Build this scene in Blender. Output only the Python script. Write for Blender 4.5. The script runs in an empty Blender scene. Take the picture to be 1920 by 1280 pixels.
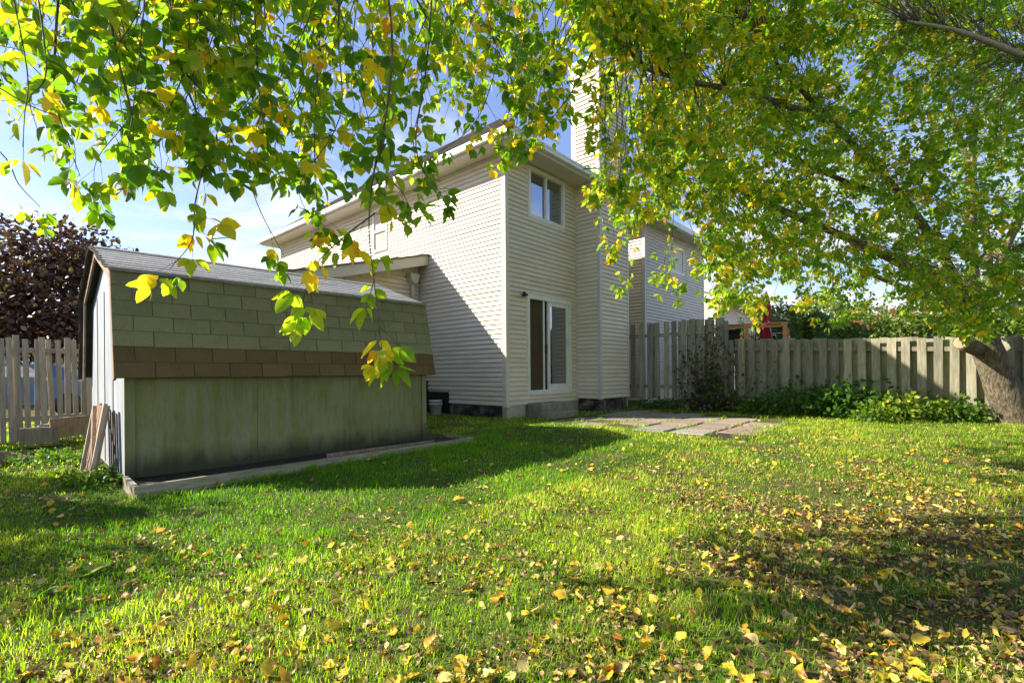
import bpy, math, random
import numpy as np
from mathutils import Vector, Matrix

# ------------------------------------------------------------------ scene, camera, light
S = bpy.context.scene
C = S.collection
rng = np.random.default_rng(11)
random.seed(5)
F = 910.0            # focal length in pixels of a 1920 px wide picture
HC = 1.1             # camera height
ROLL = 0.0075
HX, HY = 960.0, 698.5

cd = bpy.data.cameras.new('camera'); cam = bpy.data.objects.new('camera', cd); C.objects.link(cam)
cam.location = (0, 0, HC)
cam.rotation_euler = (math.radians(90), ROLL, 0)
cd.sensor_width = 36.0
cd.lens = 36.0 * F / 1920.0
cd.shift_y = (HY - 640.0) / 1920.0
cd.clip_start = 0.05; cd.clip_end = 2000
S.camera = cam

SUN_EL = math.radians(33.0)
ray_h = Vector((1.0, -0.06, 0)).normalized()
ray = Vector((ray_h.x * math.cos(SUN_EL), ray_h.y * math.cos(SUN_EL), -math.sin(SUN_EL)))
ld = bpy.data.lights.new('sun', 'SUN'); ld.energy = 4.8; ld.angle = math.radians(0.55); ld.color = (1.0, 0.93, 0.80)
sun = bpy.data.objects.new('sun', ld); C.objects.link(sun)
sun.rotation_euler = ray.to_track_quat('-Z', 'Y').to_euler()
sun.location = (-20, 0, 20)

W = bpy.data.worlds.new('World'); S.world = W; W.use_nodes = True
wn = W.node_tree.nodes; wl = W.node_tree.links; wn.clear()
w_out = wn.new('ShaderNodeOutputWorld'); w_bg = wn.new('ShaderNodeBackground')
sky = wn.new('ShaderNodeTexSky'); sky.sky_type = 'NISHITA'; sky.sun_disc = False
sky.sun_elevation = SUN_EL
sky.sun_rotation = math.atan2(-ray_h.x, -ray_h.y)
sky.air_density = 1.15; sky.dust_density = 0.6; sky.ozone_density = 1.6
tc = wn.new('ShaderNodeTexCoord')
sep = wn.new('ShaderNodeSeparateXYZ'); wl.new(tc.outputs['Generated'], sep.inputs[0])
def wmath(op, a, b=None, clamp=False):
    n = wn.new('ShaderNodeMath'); n.operation = op; n.use_clamp = clamp
    for i, v in enumerate((a, b)):
        if v is None: continue
        if isinstance(v, (int, float)): n.inputs[i].default_value = v
        else: wl.new(v, n.inputs[i])
    return n.outputs[0]
den = wmath('ADD', wmath('MAXIMUM', sep.outputs['Z'], 0.0), 0.12)
cmb = wn.new('ShaderNodeCombineXYZ')
wl.new(wmath('DIVIDE', sep.outputs['X'], den), cmb.inputs[0])
wl.new(wmath('DIVIDE', sep.outputs['Y'], den), cmb.inputs[1])
n1 = wn.new('ShaderNodeTexNoise'); n1.inputs['Scale'].default_value = 1.25; n1.inputs['Detail'].default_value = 9
n1.inputs['Roughness'].default_value = 0.58; n1.inputs['Distortion'].default_value = 0.35
wl.new(cmb.outputs[0], n1.inputs['Vector'])
# clouds are thicker towards the horizon (seen edge-on) and thin out overhead
thr = wmath('ADD', wmath('MULTIPLY', sep.outputs['Z'], 0.42), 0.34)
mask = wmath('MULTIPLY', wmath('SUBTRACT', n1.outputs['Fac'], thr), 6.0, True)
n2 = wn.new('ShaderNodeTexNoise'); n2.inputs['Scale'].default_value = 2.3; n2.inputs['Detail'].default_value = 6
wl.new(cmb.outputs[0], n2.inputs['Vector'])
cr = wn.new('ShaderNodeValToRGB')
cr.color_ramp.elements[0].position = 0.35; cr.color_ramp.elements[0].color = (3.3, 3.7, 4.6, 1)
cr.color_ramp.elements[1].position = 0.62; cr.color_ramp.elements[1].color = (5.0, 5.2, 5.6, 1)
wl.new(n2.outputs['Fac'], cr.inputs[0])
hs = wn.new('ShaderNodeHueSaturation'); hs.inputs['Saturation'].default_value = 1.12; hs.inputs['Value'].default_value = 1.0
wl.new(sky.outputs[0], hs.inputs['Color'])
mx = wn.new('ShaderNodeMix'); mx.data_type = 'RGBA'
wl.new(wmath('ADD', wmath('MULTIPLY', mask, 0.80), 0.08), mx.inputs[0])
tint = wn.new('ShaderNodeMix'); tint.data_type = 'RGBA'; tint.blend_type = 'MULTIPLY'; tint.inputs[0].default_value = 1.0
wl.new(hs.outputs[0], tint.inputs[6]); tint.inputs[7].default_value = (0.84, 0.78, 0.94, 1)
wl.new(tint.outputs[2], mx.inputs[6]); wl.new(cr.outputs[0], mx.inputs[7])
wl.new(mx.outputs[2], w_bg.inputs[0]); w_bg.inputs[1].default_value = 0.10
wl.new(w_bg.outputs[0], w_out.inputs[0])

S.view_settings.view_transform = 'Standard'; S.view_settings.look = 'None'
S.view_settings.exposure = 1.38; S.view_settings.gamma = 1.0; S.view_settings.use_curve_mapping = False
S.render.engine = 'CYCLES'
S.cycles.max_bounces = 8; S.cycles.transparent_max_bounces = 8
S.cycles.sample_clamp_indirect = 6.0

def at(px, py, Y):
    """photograph pixel + distance -> point in the world"""
    dx, dy = px - HX, py - HY
    return Vector(((dx - ROLL * dy) * Y / F, Y, HC - (dy + ROLL * dx) * Y / F))

# ------------------------------------------------------------------ helpers
def tag(o, label=None, cat=None, group=None, kind=None):
    if label: o['label'] = label
    if cat: o['category'] = cat
    if group: o['group'] = group
    if kind: o['kind'] = kind
    return o
def thing(name, label, cat, loc=(0, 0, 0), rotz=0.0, group=None):
    o = bpy.data.objects.new(name, None); C.objects.link(o)
    o.empty_display_size = 0.2
    o.location = loc; o.rotation_euler = (0, 0, rotz)
    return tag(o, label, cat, group)
def place(name, me, parent=None, loc=(0, 0, 0), rot=(0, 0, 0), scale=(1, 1, 1)):
    o = bpy.data.objects.new(name, me); C.objects.link(o); o.parent = parent
    o.location = loc; o.rotation_euler = rot; o.scale = scale
    return o

class MB:
    """collects shapes into one mesh"""
    def __init__(s): s.v = []; s.f = []; s.sm = []
    def add(s, vs, fs, smooth=False):
        b = len(s.v); s.v += [tuple(v) for v in vs]; s.f += [tuple(i + b for i in f) for f in fs]; s.sm += [smooth] * len(fs)
        return s
    def box(s, x0, y0, z0, x1, y1, z1, bev=0.0):
        if bev <= 0:
            return s.add([(x0,y0,z0),(x1,y0,z0),(x1,y1,z0),(x0,y1,z0),(x0,y0,z1),(x1,y0,z1),(x1,y1,z1),(x0,y1,z1)],
                  [(0,3,2,1),(4,5,6,7),(0,1,5,4),(1,2,6,5),(2,3,7,6),(3,0,4,7)])
        b = bev
        # chamfered along the vertical and top edges
        ring = lambda x0,y0,x1,y1,z,b: [(x0+b,y0,z),(x1-b,y0,z),(x1,y0+b,z),(x1,y1-b,z),(x1-b,y1,z),(x0+b,y1,z),(x0,y1-b,z),(x0,y0+b,z)]
        vs = ring(x0,y0,x1,y1,z0,b) + ring(x0,y0,x1,y1,z1-b,b) + ring(x0+b,y0+b,x1-b,y1-b,z1,b*0.4)
        fs = [tuple(range(7,-1,-1)), tuple(range(16,24))]
        for k in range(2):
            for i in range(8):
                j = (i+1) % 8; fs.append((k*8+i, k*8+j, k*8+8+j, k*8+8+i))
        return s.add(vs, fs)
    def prism(s, prof, axis, a0, a1):
        """prof = closed list of 2-D points; axis 'x' -> prof is (y,z); 'y' -> (x,z); 'z' -> (x,y)"""
        n = len(prof)
        def P(p, a):
            return (a, p[0], p[1]) if axis == 'x' else ((p[0], a, p[1]) if axis == 'y' else (p[0], p[1], a))
        vs = [P(p, a0) for p in prof] + [P(p, a1) for p in prof]
        fs = [tuple(range(n-1,-1,-1)), tuple(range(n, 2*n))] + [(i, (i+1)%n, n+(i+1)%n, n+i) for i in range(n)]
        return s.add(vs, fs)
    def beam(s, a, b, w, h, up=(0,0,1)):
        """box from a to b, w wide and h deep"""
        a = Vector(a); b = Vector(b); d = (b-a).normalized(); u = Vector(up)
        sd = d.cross(u); sd = sd.normalized() if sd.length > 1e-4 else Vector((1,0,0)); u = sd.cross(d)
        vs = []
        for p in (a, b):
            for i, j in ((-1,-1),(1,-1),(1,1),(-1,1)): vs.append(p + sd*(i*w/2) + u*(j*h/2))
        return s.add(vs, [(0,3,2,1),(4,5,6,7),(0,1,5,4),(1,2,6,5),(2,3,7,6),(3,0,4,7)])
    def tube(s, pts, rad, n=8, cap=True, wob=0.0):
        pts = [Vector(p) for p in pts]
        if not hasattr(rad, '__len__'): rad = [rad]*len(pts)
        vs = []; t0 = (pts[1]-pts[0]).normalized()
        u = t0.cross(Vector((0.3,0.2,1))); u = u.normalized() if u.length > 1e-3 else Vector((1,0,0))
        for i, p in enumerate(pts):
            t = (pts[min(i+1,len(pts)-1)] - pts[max(i-1,0)]).normalized()
            u = (u - t*u.dot(t)).normalized(); w = t.cross(u)
            for k in range(n):
                a = 2*math.pi*k/n; r = rad[i]*(1+wob*random.uniform(-1,1))
                vs.append(p + u*(math.cos(a)*r) + w*(math.sin(a)*r))
        fs = []
        for i in range(len(pts)-1):
            for k in range(n):
                j = (k+1) % n; fs.append((i*n+k, i*n+j, (i+1)*n+j, (i+1)*n+k))
        s.add(vs, fs, True)
        if cap:
            b = len(s.v) - len(vs)
            s.f += [tuple(b+k for k in range(n-1,-1,-1)), tuple(b+(len(pts)-1)*n+k for k in range(n))]; s.sm += [False, False]
        return s
    def lathe(s, prof, n=16, c=(0,0,0)):
        vs = []
        for r, z in prof:
            for k in range(n):
                a = 2*math.pi*k/n; vs.append((c[0]+r*math.cos(a), c[1]+r*math.sin(a), c[2]+z))
        fs = []
        for i in range(len(prof)-1):
            for k in range(n):
                j = (k+1)%n; fs.append((i*n+k, i*n+j, (i+1)*n+j, (i+1)*n+k))
        return s.add(vs, fs, True)
    def mesh(s, name, mat):
        me = bpy.data.meshes.new(name); me.from_pydata(s.v, [], s.f); me.materials.append(mat)
        me.polygons.foreach_set('use_smooth', s.sm); me.update(); return me
    def build(s, name, mat, parent=None, **k):
        return place(name, s.mesh(name, mat), parent, **k)

def big_mesh(name, mat, V, T, tone=None, smooth=False):
    """numpy triangles -> mesh with a 'tone' attribute per vertex"""
    me = bpy.data.meshes.new(name)
    V = np.ascontiguousarray(V, dtype=np.float32).reshape(-1,3); T = np.ascontiguousarray(T, dtype=np.int32).reshape(-1,3)
    me.vertices.add(len(V)); me.vertices.foreach_set('co', V.ravel())
    me.loops.add(T.size); me.loops.foreach_set('vertex_index', T.ravel())
    me.polygons.add(len(T)); me.polygons.foreach_set('loop_start', np.arange(0, T.size, 3, dtype=np.int32))
    if smooth: me.polygons.foreach_set('use_smooth', np.ones(len(T), dtype=bool))
    if tone is not None:
        a = me.attributes.new('tone', 'FLOAT', 'POINT'); a.data.foreach_set('value', np.ascontiguousarray(tone, dtype=np.float32).ravel())
    me.materials.append(mat); me.update(calc_edges=True); me.validate()
    return me

def lattice_noise(x, y, seed, scale):
    r = np.random.default_rng(seed).random((64, 64))
    u = np.asarray(x)/scale; v = np.asarray(y)/scale
    i = np.floor(u).astype(int); j = np.floor(v).astype(int); fu = u-i; fv = v-j
    fu = fu*fu*(3-2*fu); fv = fv*fv*(3-2*fv)
    g = lambda a, b: r[a % 64, b % 64]
    return (g(i,j)*(1-fu)+g(i+1,j)*fu)*(1-fv) + (g(i,j+1)*(1-fu)+g(i+1,j+1)*fu)*fv
def sstep(a, b, x):
    t = np.clip((np.asarray(x, dtype=float)-a)/(b-a), 0, 1); return t*t*(3-2*t)
def gz(x, y):
    """height of the lawn"""
    z = 0.13*sstep(3.8, 8.6, y)*sstep(-5.5, -2.0, x)
    z = z + 0.025*(lattice_noise(x, y, 3, 1.7)-0.5) + 0.012*(lattice_noise(x, y, 4, 0.5)-0.5)
    return z

# ------------------------------------------------------------------ materials
def newmat(name):
    m = bpy.data.materials.new(name); m.use_nodes = True; nt = m.node_tree; nt.nodes.clear()
    o = nt.nodes.new('ShaderNodeOutputMaterial'); return m, nt, o
def lin(c): return tuple(c) + (1.0,)
def mat(name, col, col2=None, rough=0.7, scale=8.0, stretch=(1,1,1), detail=5, bump=0.0, bscale=None, spec=0.3,
        dirt=None, dirt_scale=1.2, dirt_amt=0.5, metallic=0.0, lo=0.35, hi=0.65, coord='Object', rnd=0.0):
    m, nt, out = newmat(name); N = nt.nodes; L = nt.links
    b = N.new('ShaderNodeBsdfPrincipled'); L.new(b.outputs[0], out.inputs[0])
    b.inputs['Roughness'].default_value = rough; b.inputs['Specular IOR Level'].default_value = spec
    b.inputs['Metallic'].default_value = metallic
    t = N.new('ShaderNodeTexCoord'); mp = N.new('ShaderNodeMapping'); mp.inputs['Scale'].default_value = stretch
    L.new(t.outputs[coord], mp.inputs[0])
    oi = N.new('ShaderNodeObjectInfo')
    ad = N.new('ShaderNodeVectorMath'); ad.operation = 'MULTIPLY_ADD'
    cx = N.new('ShaderNodeCombineXYZ')
    for i in range(3): L.new(oi.outputs['Random'], cx.inputs[i])
    L.new(cx.outputs[0], ad.inputs[0]); ad.inputs[1].default_value = (37, 53, 71); L.new(mp.outputs[0], ad.inputs[2])
    nz = N.new('ShaderNodeTexNoise'); nz.inputs['Scale'].default_value = scale; nz.inputs['Detail'].default_value = detail
    nz.inputs['Roughness'].default_value = 0.6
    L.new(ad.outputs[0], nz.inputs['Vector'])
    cr = N.new('ShaderNodeValToRGB'); cr.color_ramp.elements[0].position = lo; cr.color_ramp.elements[1].position = hi
    cr.color_ramp.elements[0].color = lin(col); cr.color_ramp.elements[1].color = lin(col2 or col)
    L.new(nz.outputs['Fac'], cr.inputs[0]); c = cr.outputs[0]
    if dirt is not None:
        n2 = N.new('ShaderNodeTexNoise'); n2.inputs['Scale'].default_value = dirt_scale; n2.inputs['Detail'].default_value = 7
        n2.inputs['Roughness'].default_value = 0.65
        L.new(ad.outputs[0], n2.inputs['Vector'])
        r2 = N.new('ShaderNodeValToRGB'); r2.color_ramp.elements[0].position = 0.45; r2.color_ramp.elements[1].position = 0.7
        r2.color_ramp.elements[1].color = (dirt_amt,)*3+(1,); r2.color_ramp.elements[0].color = (0,0,0,1)
        L.new(n2.outputs['Fac'], r2.inputs[0])
        mx = N.new('ShaderNodeMix'); mx.data_type = 'RGBA'; L.new(r2.outputs[0], mx.inputs[0]); L.new(c, mx.inputs[6]); mx.inputs[7].default_value = lin(dirt)
        c = mx.outputs[2]
    if rnd > 0:
        hs = N.new('ShaderNodeHueSaturation'); mr = N.new('ShaderNodeMapRange')
        mr.inputs['To Min'].default_value = 1-rnd; mr.inputs['To Max'].default_value = 1+rnd
        L.new(oi.outputs['Random'], mr.inputs['Value']); L.new(mr.outputs[0], hs.inputs['Value']); L.new(c, hs.inputs['Color']); c = hs.outputs[0]
    L.new(c, b.inputs['Base Color'])
    if bump > 0:
        bp = N.new('ShaderNodeBump'); bp.inputs['Strength'].default_value = bump; bp.inputs['Distance'].default_value = 0.02
        nb = nz
        if bscale:
            nb = N.new('ShaderNodeTexNoise'); nb.inputs['Scale'].default_value = bscale; nb.inputs['Detail'].default_value = 6
            L.new(ad.outputs[0], nb.inputs['Vector'])
        L.new(nb.outputs['Fac'], bp.inputs['Height']); L.new(bp.outputs[0], b.inputs['Normal'])
    return m

def leafmat(name, stops, trans=0.45, rough=0.45, spot=0.25, spotcol=(0.10,0.045,0.01), tboost=1.6, vscale=60, attr=True):
    """foliage: 'tone' picks the leaf's own colour; light also passes through the blade"""
    m, nt, out = newmat(name); N = nt.nodes; L = nt.links
    at_ = N.new('ShaderNodeAttribute'); at_.attribute_name = 'tone'
    cr = N.new('ShaderNodeValToRGB'); el = cr.color_ramp.elements
    while len(el) < len(stops): el.new(0.5)
    for e, (p, c) in zip(el, stops): e.position = p; e.color = lin(c)
    L.new(at_.outputs['Fac'], cr.inputs[0])
    t = N.new('ShaderNodeTexCoord'); nz = N.new('ShaderNodeTexNoise'); nz.inputs['Scale'].default_value = vscale; nz.inputs['Detail'].default_value = 3
    L.new(t.outputs['Object'], nz.inputs['Vector'])
    rr = N.new('ShaderNodeValToRGB'); rr.color_ramp.elements[0].position = 0.56; rr.color_ramp.elements[1].position = 0.72
    rr.color_ramp.elements[0].color = (0,0,0,1); rr.color_ramp.elements[1].color = (spot,)*3+(1,)
    L.new(nz.outputs['Fac'], rr.inputs[0])
    mx = N.new('ShaderNodeMix'); mx.data_type = 'RGBA'; L.new(rr.outputs[0], mx.inputs[0]); L.new(cr.outputs[0], mx.inputs[6]); mx.inputs[7].default_value = lin(spotcol)
    b = N.new('ShaderNodeBsdfPrincipled'); b.inputs['Roughness'].default_value = rough; b.inputs['Specular IOR Level'].default_value = 0.35
    L.new(mx.outputs[2], b.inputs['Base Color'])
    tr = N.new('ShaderNodeBsdfTranslucent')
    mu = N.new('ShaderNodeMix'); mu.data_type = 'RGBA'; mu.blend_type = 'MULTIPLY'; mu.inputs[0].default_value = 1; mu.clamp_result = False
    L.new(mx.outputs[2], mu.inputs[6]); mu.inputs[7].default_value = (tboost*1.05, tboost*1.15, tboost*0.55, 1)
    L.new(mu.outputs[2], tr.inputs[0])
    ms = N.new('ShaderNodeMixShader'); ms.inputs[0].default_value = trans
    L.new(b.outputs[0], ms.inputs[1]); L.new(tr.outputs[0], ms.inputs[2]); L.new(ms.outputs[0], out.inputs[0])
    return m

M = {}
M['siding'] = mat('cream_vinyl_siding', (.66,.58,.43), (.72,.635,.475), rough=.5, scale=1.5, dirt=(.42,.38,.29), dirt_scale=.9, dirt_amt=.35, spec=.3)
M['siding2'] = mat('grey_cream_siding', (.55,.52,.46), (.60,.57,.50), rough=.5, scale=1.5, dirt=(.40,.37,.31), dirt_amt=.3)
M['trim'] = mat('white_painted_trim', (.70,.68,.60), (.76,.74,.67), rough=.4, scale=6, dirt=(.45,.43,.33), dirt_amt=.35, dirt_scale=4)
M['soffit'] = mat('beige_soffit', (.56,.52,.43), (.60,.56,.47), rough=.55, scale=3)
M['gutter'] = mat('white_gutter', (.72,.72,.70), (.78,.78,.76), rough=.35, scale=6, dirt=(.4,.38,.32), dirt_amt=.4, dirt_scale=5)
M['roof'] = mat('grey_brown_asphalt_shingle', (.11,.095,.085), (.20,.175,.16), rough=.95, scale=30, stretch=(1,1,4), bump=.4, dirt=(.24,.22,.20), dirt_amt=.4)
M['roofgrey'] = mat('weathered_grey_shingle', (.21,.21,.205), (.33,.33,.32), rough=.95, scale=40, bump=.5, dirt=(.16,.15,.13), dirt_amt=.5, dirt_scale=5, rnd=.18)
M['shgreen'] = mat('olive_grey_shingle', (.215,.20,.098), (.275,.255,.135), rough=.95, scale=90, bump=.4, dirt=(.13,.15,.08), dirt_amt=.5, dirt_scale=4, rnd=.10)
M['shbrown'] = mat('brown_shingle', (.135,.085,.035), (.18,.12,.055), rough=.95, scale=90, bump=.4, dirt=(.10,.075,.03), dirt_amt=.5, dirt_scale=4, rnd=.12)
M['shedge'] = mat('dark_felt', (.05,.05,.04), (.07,.07,.05), rough=.95)
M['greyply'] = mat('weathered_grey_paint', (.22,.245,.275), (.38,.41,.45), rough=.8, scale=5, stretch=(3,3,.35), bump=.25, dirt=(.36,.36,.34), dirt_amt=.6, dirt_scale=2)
M['concrete'] = mat('old_concrete', (.20,.18,.12), (.30,.27,.19), rough=.9, scale=9, bump=.4, dirt=(.12,.12,.06), dirt_amt=.6, dirt_scale=3)
M['parge'] = mat('beige_parging', (.36,.32,.22), (.48,.43,.31), rough=.9, scale=7, bump=.4, dirt=(.22,.20,.12), dirt_amt=.6, dirt_scale=2)
M['tar'] = mat('peeling_black_tar', (.018,.017,.018), (.035,.033,.032), rough=.75, scale=5, dirt=(.30,.27,.22), dirt_amt=.9, dirt_scale=3.2, stretch=(1,1,1.6))
M['black'] = mat('black_membrane', (.012,.012,.014), (.02,.02,.024), rough=.6)
M['fencegrey'] = mat('weathered_fence_wood', (.24,.215,.145), (.40,.37,.27), rough=.9, scale=7, stretch=(5,5,.5), bump=.3, dirt=(.13,.15,.085), dirt_amt=.6, dirt_scale=2.2, rnd=.30)
M['fencepale'] = mat('pale_fence_wood', (.33,.28,.20), (.50,.44,.34), rough=.85, scale=7, stretch=(5,5,.5), bump=.3, dirt=(.24,.24,.15), dirt_amt=.5, dirt_scale=2, rnd=.14)
M['oldwood'] = mat('reddish_old_wood', (.24,.15,.09), (.42,.30,.20), rough=.85, scale=9, stretch=(4,4,.6), bump=.3, dirt=(.14,.12,.08), dirt_amt=.5, rnd=.15)
M['planter'] = mat('grey_planter_board', (.24,.21,.14), (.38,.34,.25), rough=.9, scale=9, stretch=(.5,4,4), bump=.3, dirt=(.10,.11,.05), dirt_amt=.7, dirt_scale=3, rnd=.1)
M['cedar'] = mat('orange_cedar', (.60,.27,.075), (.72,.36,.12), rough=.6, scale=8, stretch=(.6,4,4))
M['soil'] = mat('dark_soil', (.022,.018,.011), (.055,.043,.026), rough=1, scale=25, bump=.8)
M['bark'] = mat('grey_brown_bark', (.075,.055,.035), (.22,.17,.12), rough=.95, scale=14, stretch=(2.2,2.2,.55), bump=1.0, dirt=(.10,.12,.06), dirt_amt=.5, dirt_scale=4, lo=.38, hi=.62)
M['twig'] = mat('dark_twig_bark', (.06,.045,.025), (.17,.135,.09), rough=.8, scale=20)
M['palebark'] = mat('pale_limb_bark', (.22,.18,.13), (.38,.32,.25), rough=.85, scale=12, bump=.5)
M['cutwood'] = mat('cut_wood_face', (.28,.19,.11), (.40,.29,.18), rough=.85, scale=14, bump=.3)
M['red'] = mat('red_canvas', (.42,.025,.045), (.52,.05,.07), rough=.8, scale=10)
M['metalw'] = mat('white_metal_tube', (.62,.63,.63), rough=.3, spec=.6)
M['metalb'] = mat('black_metal', (.02,.02,.02), rough=.4)
M['whitewall'] = mat('white_painted_siding', (.72,.72,.72), (.78,.78,.77), rough=.6, scale=4)
M['door'] = mat('beige_door_panel', (.50,.46,.40), (.54,.50,.44), rough=.6)
M['bucket'] = mat('white_plastic', (.62,.62,.57), (.70,.70,.65), rough=.4, scale=8, dirt=(.38,.35,.26), dirt_amt=.6, dirt_scale=8)
M['blue'] = mat('blue_print', (.02,.16,.42), rough=.5)
M['interior'] = mat('brown_room', (.22,.15,.09), (.28,.19,.12), rough=.8)
M['blind'] = mat('pale_blind', (.45,.45,.42), rough=.7)
M['bluecar'] = mat('blue_paint', (.05,.14,.30), rough=.3, spec=.6)

# glass that reflects the yard and lets the room show faintly
m, nt, out = newmat('window_glass'); g = nt.nodes.new('ShaderNodeBsdfGlossy'); g.inputs['Roughness'].default_value = .015; g.inputs['Color'].default_value = (.9,.95,1,1)
tr = nt.nodes.new('ShaderNodeBsdfTransparent'); tr.inputs[0].default_value = (.55,.60,.58,1)
fr = nt.nodes.new('ShaderNodeFresnel'); fr.inputs[0].default_value = 1.55
ma = nt.nodes.new('ShaderNodeMath'); ma.operation = 'MULTIPLY_ADD'; ma.inputs[1].default_value = 1.3; ma.inputs[2].default_value = .30; ma.use_clamp = True
nt.links.new(fr.outputs[0], ma.inputs[0])
ms = nt.nodes.new('ShaderNodeMixShader'); nt.links.new(ma.outputs[0], ms.inputs[0]); nt.links.new(tr.outputs[0], ms.inputs[1]); nt.links.new(g.outputs[0], ms.inputs[2]); nt.links.new(ms.outputs[0], out.inputs[0])
M['glass'] = m
# insect screen: a fine dark mesh, half see-through
m, nt, out = newmat('insect_screen'); d = nt.nodes.new('ShaderNodeBsdfDiffuse'); d.inputs[0].default_value = (.13,.095,.06,1)
tr = nt.nodes.new('ShaderNodeBsdfTransparent'); ms = nt.nodes.new('ShaderNodeMixShader'); ms.inputs[0].default_value = .55
nt.links.new(tr.outputs[0], ms.inputs[1]); nt.links.new(d.outputs[0], ms.inputs[2]); nt.links.new(ms.outputs[0], out.inputs[0]); M['screen'] = m

# shed plywood: green-stained, streaked, with a mouldy wet foot
def ply():
    m, nt, out = newmat('green_stained_plywood'); N = nt.nodes; L = nt.links
    b = N.new('ShaderNodeBsdfPrincipled'); b.inputs['Roughness'].default_value = .85; b.inputs['Specular IOR Level'].default_value = .2; L.new(b.outputs[0], out.inputs[0])
    t = N.new('ShaderNodeTexCoord')
    def noise(sc, st, det=6):
        mp = N.new('ShaderNodeMapping'); mp.inputs['Scale'].default_value = st; L.new(t.outputs['Object'], mp.inputs[0])
        n = N.new('ShaderNodeTexNoise'); n.inputs['Scale'].default_value = sc; n.inputs['Detail'].default_value = det; n.inputs['Roughness'].default_value = .6
        L.new(mp.outputs[0], n.inputs['Vector']); return n.outputs['Fac']
    def ramp(f, a, b_, ca, cb):
        r = N.new('ShaderNodeValToRGB'); r.color_ramp.elements[0].position = a; r.color_ramp.elements[1].position = b_
        r.color_ramp.elements[0].color = ca; r.color_ramp.elements[1].color = cb; L.new(f, r.inputs[0]); return r.outputs[0]
    def mix(f, a, b_, mode='MIX'):
        x = N.new('ShaderNodeMix'); x.data_type = 'RGBA'; x.blend_type = mode
        if isinstance(f, float): x.inputs[0].default_value = f
        else: L.new(f, x.inputs[0])
        for i, v in ((6, a), (7, b_)):
            if isinstance(v, tuple): x.inputs[i].default_value = v
            else: L.new(v, x.inputs[i])
        return x.outputs[2]
    streak = noise(4.0, (3.0, 3.0, .35)); blot = noise(1.6, (1, 1, .8)); fine = noise(30, (2, 2, .3))
    c = ramp(blot, .35, .68, (.19,.188,.058,1), (.30,.29,.115,1))
    c = mix(ramp(streak, .42, .66, (0,0,0,1), (.65,.65,.65,1)), c, (.29,.31,.22,1))
    c = mix(ramp(noise(5, (4, 4, .5)), .55, .72, (0,0,0,1), (.5,.5,.5,1)), c, (.10,.085,.045,1))
    c = mix(ramp(fine, .3, .7, (0,0,0,1), (.28,.28,.28,1)), c, (.10,.10,.06,1))
    # mould creeping up the bottom 25 cm with an uneven front
    sp = N.new('ShaderNodeSeparateXYZ'); L.new(t.outputs['Object'], sp.inputs[0])
    a = N.new('ShaderNodeMath'); a.operation = 'MULTIPLY_ADD'; L.new(noise(3.5, (1.5, 1.5, .7)), a.inputs[0]); a.inputs[1].default_value = -.30; L.new(sp.outputs['Z'], a.inputs[2])
    c = mix(ramp(a.outputs[0], -.12, .22, (.85,.85,.85,1), (0,0,0,1)), c, (.035,.038,.022,1))
    L.new(c, b.inputs['Base Color'])
    bp = N.new('ShaderNodeBump'); bp.inputs['Strength'].default_value = .25; bp.inputs['Distance'].default_value = .01; L.new(fine, bp.inputs['Height']); L.new(bp.outputs[0], b.inputs['Normal'])
    return m
M['ply'] = ply()

G0 = (.042,.105,.008); G1 = (.095,.185,.010); G2 = (.22,.30,.015); Y1 = (.42,.36,.018); Y2 = (.62,.42,.02); O1 = (.50,.22,.02); B1 = (.20,.10,.04)
M['leaf'] = leafmat('maple_leaf', [(0,G0),(.35,G1),(.62,G2),(.8,Y1),(.93,Y2),(1,O1)], trans=.55, tboost=2.5)
M['leaffar'] = leafmat('maple_leaf_far', [(0,(.075,.16,.01)),(.30,(.15,.25,.013)),(.55,G2),(.78,Y1),(.95,Y2),(1,O1)], trans=.5, tboost=2.3)
M['fallen'] = leafmat('fallen_leaf', [(0,(.115,.055,.022)),(.3,(.24,.135,.06)),(.5,(.46,.34,.13)),(.66,(.62,.52,.16)),(.8,(.64,.47,.03)),(.93,(.60,.30,.025)),(1,(.34,.09,.02))], trans=.18, tboost=1.0, spot=.5, spotcol=(.16,.08,.025))
M['grass'] = leafmat('grass_blade', [(0,(.026,.105,.002)),(.42,(.12,.255,.003)),(.8,(.33,.41,.010)),(1,(.58,.47,.17))], trans=.5, tboost=2.5, spot=0, rough=.6)
M['weed'] = leafmat('weed_leaf', [(0,(.030,.085,.012)),(.5,(.070,.16,.015)),(.85,(.19,.25,.02)),(1,(.45,.36,.04))], trans=.4, tboost=1.8)
M['purple'] = leafmat('purple_leaf', [(0,(.030,.014,.018)),(.5,(.085,.038,.034)),(.8,(.17,.085,.055)),(1,(.22,.20,.07))], trans=.2, tboost=1.2, rough=.35)
M['hedge'] = leafmat('hedge_leaf', [(0,(.06,.11,.015)),(.6,(.14,.20,.03)),(1,(.27,.31,.07))], trans=.35)
M['darkleaf'] = leafmat('dark_leaf', [(0,(.018,.040,.008)),(1,(.05,.09,.015))], trans=.3)
M['redleaf'] = leafmat('red_leaf', [(0,(.16,.03,.025)),(.6,(.30,.07,.03)),(1,(.36,.16,.05))], trans=.35)
M['deadleaf'] = leafmat('dead_vine_leaf', [(0,(.035,.030,.014)),(.6,(.085,.070,.03)),(1,(.12,.16,.03))], trans=.2)

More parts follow.
